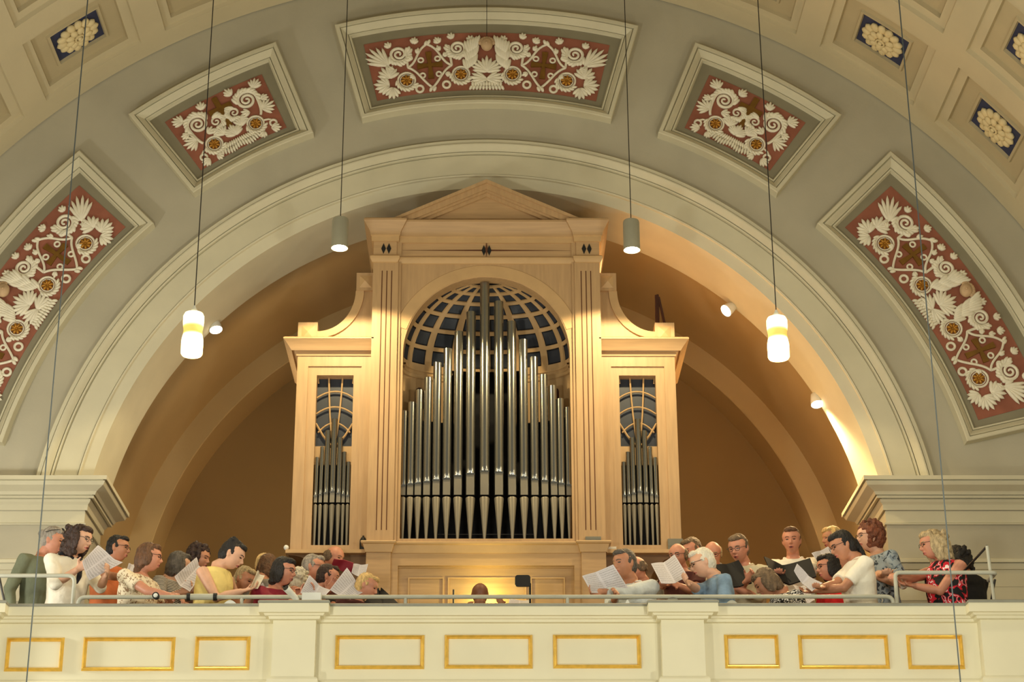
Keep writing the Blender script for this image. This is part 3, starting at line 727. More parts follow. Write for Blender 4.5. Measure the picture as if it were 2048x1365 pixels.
    for s2 in (-1, 1):
        bar([(s2*.065,zT),(s2*.058,Z(790,yl)),(s2*.045,Z(830,yl)),(s2*.026,Z(868,yl)),(s2*.008,zV)])
        bar([(s2*hw,Z(848,yl)),(s2*hw*.6,Z(872,yl)),(s2*.02,zV)], .011)
        bar([(s2*(hw-.005),zT),(s2*(hw-.012),Z(768,yl))], .008)
    for pe, pm, w in ((797,784,1),(829,815,1),(866,847,.86)):
        bar([(hw*w*u, Z(pe,yl)+(Z(pm,yl)-Z(pe,yl))*(1-u*u)) for u in [k/7-1 for k in range(15)]], .0085)
    mb.build('tower_lattice', 'bars', org, 60)
    mb = MB(); bx(mb, toi, too, yl+.005, yl+.03, Z(930,yl), Z(893,yl)); mb.build('tower_rail', 'bars', org)
    # seven pipes
    ty = YT+.046
    for px, tp, mo in ((1249,925,993),(1258,905,991),(1267.5,876.8,988.5),(1280,839.5,985.5),(1292.5,862.7,987.5),(1303.5,895,990.5),(1313,916,993.5)):
        q = at(px, 1000, ty); zq = lambda py: at(px, py, ty).z
        pipe(AX+sx*(q.x-AX), ty, .0275 if px == 1280 else (.024 if abs(px-1280) < 14 else .0185), tz0+.003, zq(1010), zq(1006.5), zq(mo), zq(tp))
# --- base of the case
zl0, zl1 = Z(1105), zpb
prof = [(-.03,zl1+.01),(.045,zl1+.01),(.05,zl1),(.045,zl1-.012),(.03,zl1-.02),(.012,zl0+.012),(.01,zl0),(-.03,zl0)]
path = [(AX-wo,YB),(AX-wo,YP),(AX-wi-.02,YP),(AX-wi-.02,YC),(AX+wi+.02,YC),(AX+wi+.02,YP),(AX+wo,YP),(AX+wo,YB)]
MB().hsweep(prof, path).build('plinth_moulding', 'bars', org, 30)
mb = MB(); bwo, bwi = wo+.0, wi
for sx in (-1, 1): a, b = sorted((AX+sx*(wi+.02), AX+sx*wo)); mb.box(a, b, YP+.005, YB, ZFL, zl0+.02)
mb.box(AX-wi-.03, AX+wi+.03, YC+.05, YB, ZFL, zl0+.02)
mb.build('base', 'woodh', org)
fz = Z(1132,YC); fw = xr(797,1150,1135,YC)
mb = MB(); mb.box(AX-wi-.02, AX+wi+.02, YC+.0, YC+.05, fz, zl0+.01); mb.box(AX-wi-.02, AX-fw, YC, YC+.05, ZFL, fz); mb.box(AX+fw, AX+wi+.02, YC, YC+.05, ZFL, fz)
mb.build('base_frame', 'woodh', org)
mb = MB(); mb.box(AX-fw+.0, AX+fw, YC+.035, YC+.052, fz-.012, fz); fz2 = Z(1156,YC)
for a, b in ((818,885),(898,1050),(1064,1128)):
    xa, xb = at(a,1180,YC).x, at(b,1180,YC).x
    mb.box(xa-.012, xb+.012, YC+.035, YC+.052, fz2, fz2+.012); mb.box(xa-.012, xa, YC+.035, YC+.052, ZFL+.2, fz2); mb.box(xb, xb+.012, YC+.035, YC+.052, ZFL+.2, fz2)
mb.build('base_panel_moulding', 'bars', org)
for sx in (-1, 1):                                     # tower ledge with dark coved underside
    def bx(mb, a, b, *r): a, b = sorted((sx*a, sx*b)); mb.box(AX+a, AX+b, *r)
    xo = xr(566,1366,1108,YT); zl = tzb
    mb = MB(); bx(mb, wo-.01, xo, YT-.05, YB, zl-.03, zl+.004); mb.build('tower_ledge', 'bars', org)
    xi = wo+.0; zb_ = Z(1175,YT)
    pts = [(xo-.02,zl-.03)]+[(xo-.02-(xo-.42-wo)*math.sin(PI/2*i/8)*1.0, zl-.03-(zl-.03-zb_)*(1-math.cos(PI/2*i/8))) for i in range(1,9)]+[(wo+.2,ZFL),(wo-.01,ZFL),(wo-.01,zl-.03)]
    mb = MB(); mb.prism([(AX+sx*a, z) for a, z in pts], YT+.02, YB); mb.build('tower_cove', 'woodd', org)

# ================================================================== BALCONY PARAPET
YF = 15.0
par = thing('balcony_parapet', 'cream painted balcony parapet with pilasters and gilt-framed panels', 'parapet', (AX, YF, ZFL-.3))
zp = lambda py, Y=YF: at(1000, py, Y).z
ZTOP = at(1000,1206.5,YF-.112).z
PR = .11                                               # projection of the pilasters
pw = [(at(544,1300,YF-PR).x, at(630,1300,YF-PR).x), (at(1324,1300,YF-PR).x, at(1410,1300,YF-PR).x), (-5.2, at(-18,1300,YF-PR).x), (at(1966,1300,YF-PR).x, 5.2)]
path = [(-6.3,YF)]
for a, b in sorted(pw):
    path += [(a,YF),(a,YF-PR),(b,YF-PR),(b,YF)]
path += [(6.2,YF)]
# body
MB().box(-6.3, 6.2, YF, YF+.16, ZFL-.32, ZTOP-.02).build('wall_body', 'parapet', par)
for a, b in pw: MB().box(a, b, YF-PR, YF+.02, ZFL-.32, zp(1247)).build('pilaster', 'parapet', par)
pc = [(-.06,ZTOP),(.10,ZTOP-.0),(.112,ZTOP-.012),(.115,zp(1214)),(.118,zp(1214.5))]
MB().hsweep([(-.16,ZTOP-.03),(-.16,ZTOP),(.10,ZTOP),(.112,ZTOP-.010),(.112,zp(1213,YF-.11)),(.09,zp(1213.5,YF-.11))], path).build('lead_capping', 'lead', par, 30)
MB().hsweep([(-.02,zp(1213,YF-.1)),(.105,zp(1213,YF-.1)),(.105,zp(1231.5,YF-.1)),(.07,zp(1232.5,YF-.08)),(.06,zp(1238,YF-.06)),(.035,zp(1239,YF-.04)),(.03,zp(1245,YF-.03)),(.0,zp(1248,YF)),(-.02,zp(1248,YF))], path).build('cornice', 'parapet', par, 30)
MB().hsweep([(-.02,zp(1361)),(.02,zp(1362)),(.03,zp(1366)),(.03,ZFL-.2),(.06,ZFL-.22),(.06,ZFL-.32),(-.02,ZFL-.32)], path).build('base_moulding', 'parapet', par, 30)
for x0, x1, t, b in ((12,127,1276.5,1344),(166,349.5,1275.5,1343),(390,500,1274,1341.5),(671,848.5,1271.5,1339.5),(890,1065,1271,1338.5),(1107,1282,1270.5,1338),(1450,1558,1270.5,1338),(1598,1777.5,1271,1339),(1815,1927,1271,1339.5)):
    X0 = (at(x0,t,YF).x+at(x0-1.5,b,YF).x)/2; X1 = (at(x1,t,YF).x+at(x1,b,YF).x)/2
    za_, zb_ = at((x0+x1)/2,t,YF).z, at((x0+x1)/2,b,YF).z
    prof = [(0,-.01),(0,.008),(.003,.016),(.012,.034),(.018,.036),(.022,.030),(.031,.006),(.032,-.01)]
    mb = MB(); mb.grid([[(X0+s,YF-h,zb_+s),(X1-s,YF-h,zb_+s),(X1-s,YF-h,za_-s),(X0+s,YF-h,za_-s)] for s, h in prof], close=True)
    mb.build('gilt_frame', 'gold', par)
# ================================================================== RAILINGS
def pp(px, py, Y): return at(px, py, Y)
YR = 15.12
def rail(name, lb, runs, posts, dark=()):
    t = thing(name, lb, 'railing', (runs[0][0]+runs[0][-1])/2*1.0)
    t.location.z = ZTOP
    for r in runs: MB().tube(r, .0165, 10).build('handrail', 'rail', t, 60)
    for p in posts: MB().tube(p, .014, 10).build('post', 'rail', t, 60)
    for p in dark: MB().tube(p, .010, 8).build('brace', 'railshade', t, 60)
    return t
def bend(pts, r=.06, n=5):
    out = [pts[0]]
    for i in range(1, len(pts)-1):
        a, b, c = pts[i-1], pts[i], pts[i+1]; p = b+(a-b).normalized()*r; q = b+(c-b).normalized()*r
        for k in range(n+1): t = k/n; out.append(p*(1-t)**2+b*2*t*(1-t)+q*t*t)
    out.append(pts[-1]); return out
zr = ZTOP-.004
def foot(p): return V((p.x, p.y, zr))
a = pp(157,1197,YR); b = pp(612,1198,YR); c = pp(1786,1194,YR)
zrl = at(1000,1194.5,YR).z
A, C = V((a.x+.0,YR,zrl)), V((c.x,YR,zrl))
rail('low_railing', 'long low grey tube handrail along the top of the parapet', [bend([foot(A), A, C, foot(C)])],
     [[V((at(px,1195,YR).x,YR,zrl)), V((at(px,1195,YR).x,YR,zr))] for px in (484, 811, 1135)])
YR2 = 15.2
a = pp(-60,1153,YR2); b = pp(150,1152,YR2); zh = b.z
rail('tall_railing', 'taller grey handrail at the left end of the parapet, curving down', [bend([V((-5.2,YR2,zh)), V((b.x,YR2,zh)), V((b.x,YR2,zr))])],
     [[V((-5.0,YR2,zh)), V((-5.0,YR2,zr))]], [[pp(-4,1143,YR2+.3), V((pp(44,1200,YR2+.3).x,YR2+.3,zr-.3))]])
a = pp(1790,1146,YR2); b = pp(1992,1146,YR2); top = pp(1974,1093,YR2+.04); ft = pp(1991,1206,YR2)
rail('tall_railing', 'taller grey handrail with leaning post at the right end of the parapet',
     [bend([V((pp(1794,1208,YR2).x,YR2,zr)), a, V((b.x,YR2,a.z)), V((b.x,YR2+.25,a.z))], .04)],
     [[V((ft.x,YR2+.02,zr)), top]], [[top, pp(1931,1140,YR2+.5)], [pp(1990,1160,YR2), V((pp(1950,1196,YR2+.5).x, YR2+.5, zr-.25))]])

# ================================================================== LAMPS
def vault_z(x): return VZ+math.sqrt(RV*RV-(x-VX)**2)
LH = []
def glass_pendant(px, pytop, pybot, Y, lb, mt='cord', cord_r=.0045, grp=None):
    c = (at(px, pytop, Y)+at(px, pybot, Y))/2; zt = at(px, pytop, Y).z; zb_ = at(px, pybot, Y).z; h = zt-zb_; LH.append(h)
    r = 21.8/F*(V((c.x,Y,c.z)).dot(FW))*.98
    t = thing('glass_pendant_lamp', lb, 'pendant lamp', (c.x, Y, zb_), grp)
    prof = [(r*.35,0),(r*.9,.004),(r*1.0,.02*h/.4),(r*1.02,.12*h/.4),(r*1.0,.15*h/.4),(r*.9,.2*h/.4),(r*.88,.235*h/.4),(r*.95,.28*h/.4),(r*.98,.32*h/.4),(r*.97,.37*h/.4),(r*.85,.395*h/.4),(r*.4,.4*h/.4)]
    MB().lathe([(a, b) for a, b in prof], (c.x,Y,zb_), 28).build('glass_shade', 'lamp', t, 60)
    MB().lathe([(.03,0),(.034,.02),(.02,.04),(.008,.07)], (c.x,Y,zt-.004), 16).build('cap', 'white', t, 60)
    MB().tube([(c.x,Y,zt+.05),(c.x,Y,vault_z(c.x)+.05)], cord_r, 6).build('cord', mt, t)
    return t
lampg = 'hanging opal glass lamps'
glass_pendant(385.5, 627, 712, 14.6, 'lit hourglass opal pendant lamp hanging left of the organ', grp=lampg)
glass_pendant(1555.5, 635.5, 719, 14.6, 'lit hourglass opal pendant lamp hanging right of the organ', grp=lampg)
for px0, py, lb in ((40,1450,'long-corded pendant lamp hanging below the frame at far left'), (1934,1450,'long-corded pendant lamp hanging below the frame at far right')):
    glass_pendant(px0, py, py+120, 11.2, lb, 'cordgrey', .0042, lampg)
def tube_pendant(px, pytop, pybot, Y, lb):
    zt, zb_ = at(px, pytop, Y).z, at(px, pybot, Y).z; x = at(px, pytop, Y).x; r = 16.5/F*(V((x,Y,zt)).dot(FW)); h = zt-zb_
    t = thing('tube_pendant_lamp', lb, 'pendant lamp', (x,Y,zb_), 'tubular downlight pendants')
    MB().lathe([(r*.97,.03),(r,.0),(r,h-.03),(r*.93,h-.008),(r*.3,h),(.01,h+.01)], (x,Y,zb_), 28, caps=False).build('tube_shade', 'frost', t, 50)
    mb = MB(); mb.lathe([(.01,0),(r*.6,.0),(r*.75,.025),(r*.7,.06),(r*.3,.10)], (x,Y,zb_+.005), 20); mb.build('bulb', 'bulb', t, 60)
    MB().tube([(x,Y,zt),(x,Y,vault_z(x)+.05)], .0045, 6).build('cord', 'cord', t)
    return V((x,Y,zb_))
TL = [tube_pendant(681, 437, 497, 16.3, 'tubular pendant downlight with glaring bulb, left of the pediment'),
      tube_pendant(1262, 441, 501, 16.3, 'tubular pendant downlight with glaring bulb, right of the pediment')]
x0 = at(972, 0, 17.3); zq = at(973, 76, 17.36).z
mb = MB(); mb.tube([(AX,17.3,vault_z(AX)+.05),(AX,17.33,zq)], .0035, 6)
tag(mb.build('hanging_wire', 'cord', loc=(AX,17.33,zq)), 'thin dark wire hanging down in front of the cherub on the central relief panel', 'wire')
SP = []
def spot(px, py, d, lb, stem):
    Y = 18.22; c = at(px, py, Y); d = V(d).normalized()
    t = thing('spotlight', lb, 'spotlight', c, 'spotlights on the arch edge')
    M = d.to_track_quat('Z', 'Y').to_matrix()
    def L(prof): return [[c+M@V((r*math.cos(2*PI*k/20), r*math.sin(2*PI*k/20), z)) for k in range(20)] for r, z in prof]
    MB().loft(L([(.02,-.13),(.045,-.12),(.06,-.05),(.066,0)])).build('housing', 'white', t, 60)
    MB().loft(L([(.062,-.004),(.062,.006),(.045,.012),(.01,.014)])).build('lens', 'spotface', t, 60)
    s = V(stem); MB().tube([c-d*.1, c-d*.1+s], .014, 8).build('bracket', 'frost', t, 60)
    SP.append((c, d))
spot(432, 660, (.25,-.25,-1), 'white spotlight on the left edge of the recess arch, lit', (-.06,.02,.14))
spot(1452, 622, (-.75,-.3,-.65), 'white spotlight on the arch edge, upper of the two right of the organ', (.16,.02,.06))
spot(1635, 809, (.1,-.3,-1), 'white spotlight on the arch edge, lower of the two right of the organ', (.02,.02,.12))
# ================================================================== PEOPLE
UPZ = V((0,0,1))
def skinmat(name, c): return mat(name, c, .5, var=.10, scale=18)
SK = {'fair': skinmat('skin_fair', (214,166,138)), 'pink': skinmat('skin_ruddy', (200,138,112)), 'tan': skinmat('skin_tan', (184,128,98)), 'brown': skinmat('skin_brown', (128,82,58))}
LIP = mat('lips', (176,98,84), .5); MOU = mat('open_mouth', (70,28,26), .7); EYE = mat('eyes', (48,36,30), .3)
def hairmat(name, c, var=.45): return mat(name, c, .55, var=var, scale=9, stretch=(5,5,1.2), bump=.6, bscale=30)
HR = {'black': hairmat('hair_black', (20,16,17)), 'dkbrown': hairmat('hair_dark_brown', (52,32,26)), 'brown': hairmat('hair_brown', (98,66,42)), 'grey': hairmat('hair_grey', (150,142,132)),
      'dkgrey': hairmat('hair_dark_grey', (82,76,70)), 'white': hairmat('hair_white', (222,216,200), .2), 'blond': hairmat('hair_blond', (206,172,112)), 'ash': hairmat('hair_ash_blond', (178,158,122)), 'auburn': hairmat('hair_auburn', (112,60,36)), 'greybrown': hairmat('hair_grey_brown', (108,88,66))}
def cloth(name, c, var=.10, scale=10, rough=.85): return mat(name, c, rough, var=var, scale=scale, bump=.25, bscale=26)
CL = {'olive': cloth('cloth_olive', (112,118,96)), 'white': cloth('cloth_white', (236,230,214), .05), 'cream': mat_cells('cloth_cream_print', [(0,(150,120,90)),(.42,(232,218,190)),(.75,(214,190,150))], 34),
      'coral': cloth('cloth_coral', (214,120,70)), 'stripe': mat_stripe('cloth_black_white_stripe', (24,22,24), (206,200,190), 22), 'brownc': cloth('cloth_brown', (88,58,44)),
      'yellow': cloth('cloth_pale_yellow', (244,222,140), .05), 'burg': cloth('cloth_burgundy', (132,24,44)), 'creamk': cloth('cloth_cream_knit', (232,218,180)), 'maroon': cloth('cloth_dark_maroon', (84,40,36)),
      'bluewhite': cloth('cloth_pale_blue', (206,212,212), .14, 16), 'grey': cloth('cloth_grey', (128,120,110)), 'denim': cloth('cloth_denim', (120,146,172), .25, 14), 'beige': cloth('cloth_beige', (206,196,166)),
      'bw': mat_cells('cloth_black_white_print', [(0,(16,16,18)),(.5,(230,226,220)),(.6,(16,16,18))], 30), 'red': cloth('cloth_red', (214,24,34)),
      'bluefloral': mat_cells('cloth_blue_floral', [(0,(50,60,72)),(.40,(148,160,168)),(.58,(116,132,146)),(.66,(54,62,70)),(.70,(196,196,186))], 15),
      'redfloral': mat_cells('cloth_red_floral', [(0,(12,10,14)),(.46,(204,22,46)),(.55,(238,224,226)),(.585,(204,22,46)),(.64,(12,10,14))], 11),
      'black': cloth('cloth_black', (16,15,17)), 'jeans': cloth('cloth_jeans', (40,52,76)), 'dark': cloth('cloth_dark_trousers', (44,42,46)), 'greyt': cloth('cloth_grey_trousers', (92,92,100)), 'navy': cloth('cloth_navy_scarf', (22,24,38)), 'pink': cloth('cloth_dull_pink', (170,120,100))}
SHOE = MT['black']
def headpts(mb, M, O, sc, ears=True):
    # skull and face, head-local x right, y forward, z up
    def T(p): return O+M@(V(p)*sc)
    seg, rings = 32, 26; vs = []
    def shape(d):
        x, y, z = d
        rx, ry, rz = .0745, .096, .120
        if z < 0:
            t = -z; rx *= 1-.30*t*t; ry *= (1-.10*t) if y > 0 else (1-.42*t)
            y2 = y*ry+(.012*t if y > 0 else .004*t)
        else: rx *= 1+.62*z*(1-z); y2 = y*ry*(1+.40*z*(1-z)); 
        p = V((x*rx, y2, z*rz*(.96 if z > 0 else 1)))
        if y > .3:
            for sx in (-1, 1):
                g = math.exp(-(((p.x-sx*.031)/.015)**2+((p.z-.006)/.012)**2)); p.y -= .010*g
            g = math.exp(-((p.x/.05)**2+((p.z-.03)/.011)**2)); p.y += .005*g
            g = math.exp(-((p.x/.024)**2+((p.z+.096)/.018)**2)); p.y += .009*g
            for sx in (-1, 1):
                g = math.exp(-(((p.x-sx*.043)/.02)**2+((p.z+.025)/.022)**2)); p.y += .005*g
        return p
    rows = []
    for i in range(rings+1):
        a = PI*i/rings
        rows.append([T(shape((math.sin(a)*math.cos(2*PI*k/seg), math.sin(a)*math.sin(2*PI*k/seg), math.cos(a)))) for k in range(seg)])
    mb.grid(rows, close=True, capv=True)
    mb.tube([T((0,.088,.022)), T((0,.098,.0)), T((0,.112,-.026)), T((0,.096,-.034))], [.007*sc,.0085*sc,.0125*sc,.010*sc], 8)
    for sx in (-1, 1): mb.ell(T((sx*.010,.100,-.030)), (.009*sc,.010*sc,.007*sc), M, 8, 6)
    mb.ell(T((0,.090,-.056)), (.022*sc,.011*sc,.007*sc), M, 10, 6); mb.ell(T((0,.087,-.072)), (.019*sc,.011*sc,.008*sc), M, 10, 6)
    if ears:
        for sx in (-1, 1): mb.ell(T((sx*.075,-.010,-.004)), (.010*sc,.020*sc,.032*sc), M@Matrix.Rotation(sx*.35, 3, 'Z'), 10, 8)
def hand(mb, w, d, n, curl=.9, L=1.0, spread=.12):
    # w wrist, d direction to the fingers, n palm normal (fingers curl towards n)
    d = d.normalized(); n = (n-d*n.dot(d)).normalized(); s = d.cross(n)
    rows = []
    for t, hw, th in ((0,.026,.020),(.025,.034,.017),(.06,.042,.015),(.085,.041,.012),(.092,.036,.008)):
        c = w+d*t*L; rows.append([c+(s*math.cos(2*PI*k/12)*hw+n*math.sin(2*PI*k/12)*th)*L for k in range(12)])
    mb.loft(rows)
    for i, (ln, off) in enumerate(((.074,-.030),(.083,-.010),(.078,.010),(.060,.029))):
        p = w+(d*.085+s*off)*L; dr = (d+s*off*spread*14).normalized(); pts = [p]; a = .25
        for q in (.42,.33,.25):
            dr2 = d*math.cos(a)+n*math.sin(a)+s*off*spread*10; p = p+dr2.normalized()*ln*q*L; pts.append(p); a += curl*.62
        mb.tube(pts, [.0092*L,.0088*L,.0082*L,.007*L], 8); mb.ell(pts[-1], .0072*L, None, 8, 6)
    p = w+(d*.03-s*.028)*L; t1 = (d*.55-s*.75+n*.25).normalized(); t2 = (d*.75-s*.1+n*.65).normalized()
    q = p+t1*.042*L; r = q+t2*.034*L
    mb.tube([p, q, r], [.0135*L,.0108*L,.0085*L], 8); mb.ell(r, .0087*L, None, 8, 6)
def ik(S, Wt, l1, l2, pole):
    v = Wt-S; d = v.length; dm = (l1+l2)*.992
    if d > dm: Wt = S+v*(dm/d); v = Wt-S; d = dm
    a = (l1*l1-l2*l2+d*d)/(2*d); h = math.sqrt(max(0, l1*l1-a*a)); u = v/d
    p = (pole-u*pole.dot(u)).normalized()
    return S+u*a+p*h, Wt
NP = [0]
def person(label, px, py, Y, yaw, skin, hair, hstyle, shirt, pitch=6, roll=0, h=1.0, sleeve=.55, hands=(), trousers='dark', glasses=None, lean=4, w=1.0, mouth=True, collar=None, body=None, sit=None, floor_z=None):
    """px,py = centre of the head in the photo, Y = distance of the head from the camera"""
    NP[0] += 1; rnd = random.Random(NP[0]*13+5)
    O = at(px, py, Y); a = RAD(yaw); f = V((math.sin(a), -math.cos(a), 0)); rt = f.cross(UPZ)
    Mb = Matrix((rt, f, UPZ)).transposed(); M = Mb@Matrix.Rotation(RAD(roll), 3, 'Y')@Matrix.Rotation(RAD(-pitch), 3, 'X')
    sc = h
    if body is None and abs(yaw) <= 115: body = yaw*.68
    if body is not None:
        ab = RAD(body); fb = V((math.sin(ab), -math.cos(ab), 0))
    else: fb = f
    rb = fb.cross(UPZ)
    sp = math.sin(RAD(pitch)); N = O-f*(.045+.13*sp)*sc-UPZ*(.146-.10*sp)*sc     # base of the neck
    N = N - fb*.012*sc
    fz = ZFL if floor_z is None else floor_z
    seated = sit if sit is not None else (N.z-.60*sc < fz+.62)
    P = lambda x, y, z: N+(rb*x+fb*(y+math.tan(RAD(lean))*z)+UPZ*z)*sc     # body-local
    trings = [(.0,.060*1,.060,.0),(-.015,.085*w,.068,-.005),(-.032,.135*w,.082,-.012),(-.062,.172*w,.094,-.012),(-.16,.176*w,.112,.0),(-.27,.165*w,.115,.008),(-.38,.152*w,.108,.006),(-.47,.160*w,.112,.0),(-.56,.172*w,.122,-.006),(-.62,.165*w,.118,-.006)]
    def torso(mb, g, lo, hi):
        rows = []
        for z, rx, ry, oy in trings:
            if not (hi >= z >= lo): continue
            rows.append([P((rx+g)*math.cos(2*PI*k/24)*abs(math.cos(2*PI*k/24))**-.15 if abs(math.cos(2*PI*k/24)) > 1e-3 else 0, oy+(ry+g)*math.sin(2*PI*k/24), z) for k in range(24)])
        mb.loft(rows)
    mb = MB(); headpts(mb, M, O, sc)
    T = lambda p: O+M@(V(p)*sc)
    mb.tube([T((0,-.030,-.035)), T((0,-.032,-.09)), N+V((0,0,.02)), N+V((0,0,-.05))+fb*0], [.056*sc,.054*sc,.057*sc,.066*sc], 16)
    torso(mb, 0, -1, 1)
    arms = []
    hs = list(hands)+[None]*(2-len(hands))
    for sx, hd in zip((1, -1), hs):
        S = P(sx*.172*w, -.012, -.066)
        if hd is None:                                       # relaxed, forearm across the front, below the rail
            Wt = P(sx*.13, .27, -.42); n = -UPZ-rb*sx*.2; d = None
        elif hd == 'side': Wt = P(sx*.25, .02, -.60); n = -rb*sx; d = None
        else:
            Wt = at(*hd[:3]); n = V(hd[3]) if len(hd) > 3 else (-UPZ*.2+fb*-.3-rb*sx*.9)
        E, Wt = ik(S, Wt, .295*sc, .265*sc, -UPZ*.9+rb*sx*.45-fb*.25)
        d = (Wt-E).normalized()
        Wr = Wt-d*.055*sc
        mb.tube([P(sx*.135*w,-.012,-.066), S, S*.5+E*.5, E, E*.6+Wr*.4, Wr], [.044*sc,.054*sc,.046*sc,.039*sc,.038*sc,.026*sc], 12)
        mb.ell(E, .0395*sc, None, 10, 8)
        hand(mb, Wr, d, n, L=sc*1.0)
        arms.append((sx, S, E, Wr))
    legs = []
    for sx in (-1, 1):
        Hp = P(sx*.088, -.006, -.60)
        if seated:
            kz = fz+.47; K = V((Hp.x,Hp.y,0))+fb*.40*sc; K.z = max(kz, min(Hp.z, kz+.1)); An = V((K.x,K.y,fz+.085))-fb*.02
        else:
            An = V((Hp.x,Hp.y,fz+.085)); K = Hp*.5+An*.5+fb*.025
        legs.append((sx, Hp, K, An))
        mb.tube([Hp+UPZ*.04, Hp*.6+K*.4, K, K*.6+An*.4, An], [.088*sc,.076*sc,.055*sc,.05*sc,.036*sc], 12)
        mb.ell(K, .054*sc, None, 10, 8)
        mb.tube([An-fb*.05+UPZ*-.045, An+fb*.06-UPZ*.05, An+fb*.15-UPZ*.06], [.036*sc,.036*sc,.022*sc], 10)
    root = thing('person', label, 'person', (N.x, N.y, fz), 'choir singers on the balcony')
    me = remesh(mb, .0065*sc, 2)
    Mi = M.transposed(); bm = bmesh.new(); bm.from_mesh(me)
    def face_zone(v):
        c = Mi@(v.co-O)/sc; return c.y > .055 and abs(c.x) < .058 and -.085 < c.z < .042
    bmesh.ops.subdivide_edges(bm, edges=[e for e in bm.edges if face_zone(e.verts[0]) and face_zone(e.verts[1])], cuts=2, use_grid_fill=True)
    bm.to_mesh(me); bm.free()
    for q in (SK[skin], LIP, MOU, EYE, HR[hair]): me.materials.append(q)
    Mi = M.transposed(); mi = []
    for p in me.polygons:
        c = Mi@(p.center-O)/sc; k = 0
        if c.y > .06:
            ex = abs(c.x)-.031
            if (ex/.0125)**2+((c.z-.004)/.0052)**2 < 1: k = 3
            elif abs(ex) < .018 and abs(c.z-.027+ex*ex*16) < .0036: k = 4
            elif mouth and (c.x/.0125)**2+((c.z+.0645)/.0058)**2 < 1: k = 2
            elif (c.x/.0215)**2+((c.z+.0645)/.0115)**2 < 1: k = 1
        mi.append(k)
    me.polygons.foreach_set('material_index', mi)
    off = V(root.location)
    me.transform(Matrix.Translation(-off)); me.shade_smooth(); me.name = 'body'
    b = bpy.data.objects.new('body', me); COL.objects.link(b); b.parent = root
    def part(name, mbx, vox, mt, it=2, jit=0, parent=root):
        m2 = remesh(mbx, vox*sc, it); m2.materials.append(mt if not isinstance(mt, str) else CL[mt])
        if jit:
            for v in m2.vertices:
                q = v.co*jit[1]; v.co += V((noise.noise(q), noise.noise(q+V((9,3,1))), noise.noise(q+V((2,7,5)))))*jit[0]
        m2.transform(Matrix.Translation(-wloc(parent))); m2.shade_smooth(); m2.name = name
        o = bpy.data.objects.new(name, m2); COL.objects.link(o); o.parent = parent; return o
    # clothes
    cm = MB(); torso(cm, .015, -.63, -.03 if sleeve > 0 else -.014)
    sleeves = []
    for sx, S, E, Wr in arms:
        if sleeve <= 0: continue
        if sleeve <= 1:
            e2 = S+(E-S)*sleeve; cm.tube([P(sx*.11*w,-.012,-.062), S, S*.5+e2*.5, e2], [.056*sc,.068*sc,.064*sc,.062*sc], 14)
        else:
            e2 = E+(Wr-E)*min(1, sleeve-1); cm.tube([P(sx*.11*w,-.012,-.062), S, S*.5+E*.5, E, E*.5+e2*.5, e2], [.056*sc,.068*sc,.06*sc,.055*sc,.050*sc,.040*sc], 14); cm.ell(E, .052*sc, None, 10, 8)
    part('top', cm, .010, shirt, 2, (.006, 14))
    if collar:
        km = MB(); pts = [P(.078*math.cos(t)*w**.5, -.004+.078*math.sin(t), -.012-.05*max(0,math.sin(t))**2) for t in [PI/2+.25+(2*PI-.5)*i/20 for i in range(21)]]
        km.tube(pts, .017*sc if collar != 'navy' else .03*sc, 8)
        if collar == 'navy': km.tube([P(-.05,.075,-.07), P(-.02,.125,-.2), P(0,.13,-.27)], [.03*sc,.028*sc,.012*sc], 8)
        part('scarf' if collar == 'navy' else 'collar', km, .008, collar, 1)
    lm = MB()
    rows = []
    for z, rx, ry, oy in trings[-3:]:
        rows.append([P((rx+.008)*math.cos(2*PI*k/20), oy+(ry+.008)*math.sin(2*PI*k/20), z-.02) for k in range(20)])
    lm.loft(rows)
    for sx, Hp, K, An in legs:
        lm.tube([Hp+UPZ*.03, Hp*.6+K*.4, K, K*.6+An*.4, An-UPZ*.02], [.104*sc,.09*sc,.07*sc,.064*sc,.058*sc], 14); lm.ell(K, .07*sc, None, 10, 8)
    part('trousers', lm, .016, trousers, 2)
    for sx, Hp, K, An in legs:
        sm = MB(); c0 = V((An.x,An.y,fz)); rows = []
        for t, wd, hh in ((-.075,.03,.06),(-.05,.042,.085),(.0,.044,.085),(.06,.046,.06),(.13,.044,.045),(.175,.026,.03)):
            c = c0+fb*t; rows.append([c+rb*(wd*math.cos(2*PI*k/10))+UPZ*max(0, hh*.5+hh*.5*math.sin(2*PI*k/10)) for k in range(10)])
        sm.loft(rows); sm.build('shoe', SHOE, root, 60)
    # hair
    hm = MB(); hmat_ = HR[hair]
    def E_(c, r, Mx=None): hm.ell(T(c), tuple(x*sc for x in r), M if Mx is None else M@Mx, 20, 14)
    vox = .0062; jit = (.0045, 60)
    if hstyle in ('short', 'crop', 'tousled'):
        E_((0,-.020,.032), (.0815,.094,.098)); E_((0,-.045,-.01), (.078,.068,.085))
        E_((0,.052,.090), (.058,.040,.030))
        for sx in (-1,1): E_((sx*.072,.005,.02), (.011,.024,.03))
        if hstyle == 'tousled':
            for i in range(34):
                u = rnd.uniform(-1,1); v = rnd.uniform(0,1.3); E_((.07*math.sin(u)*math.cos(v*.5), -.03+.085*math.cos(u*2)*math.cos(v), .06+.065*math.sin(v)), (.02,.02,.022))
    elif hstyle in ('bob', 'long', 'wavy', 'ponytail', 'bun'):
        E_((0,-.016,.030), (.085,.098,.103)); E_((0,.048,.085), (.066,.046,.036))
        low = -.105 if hstyle == 'bob' else -.06
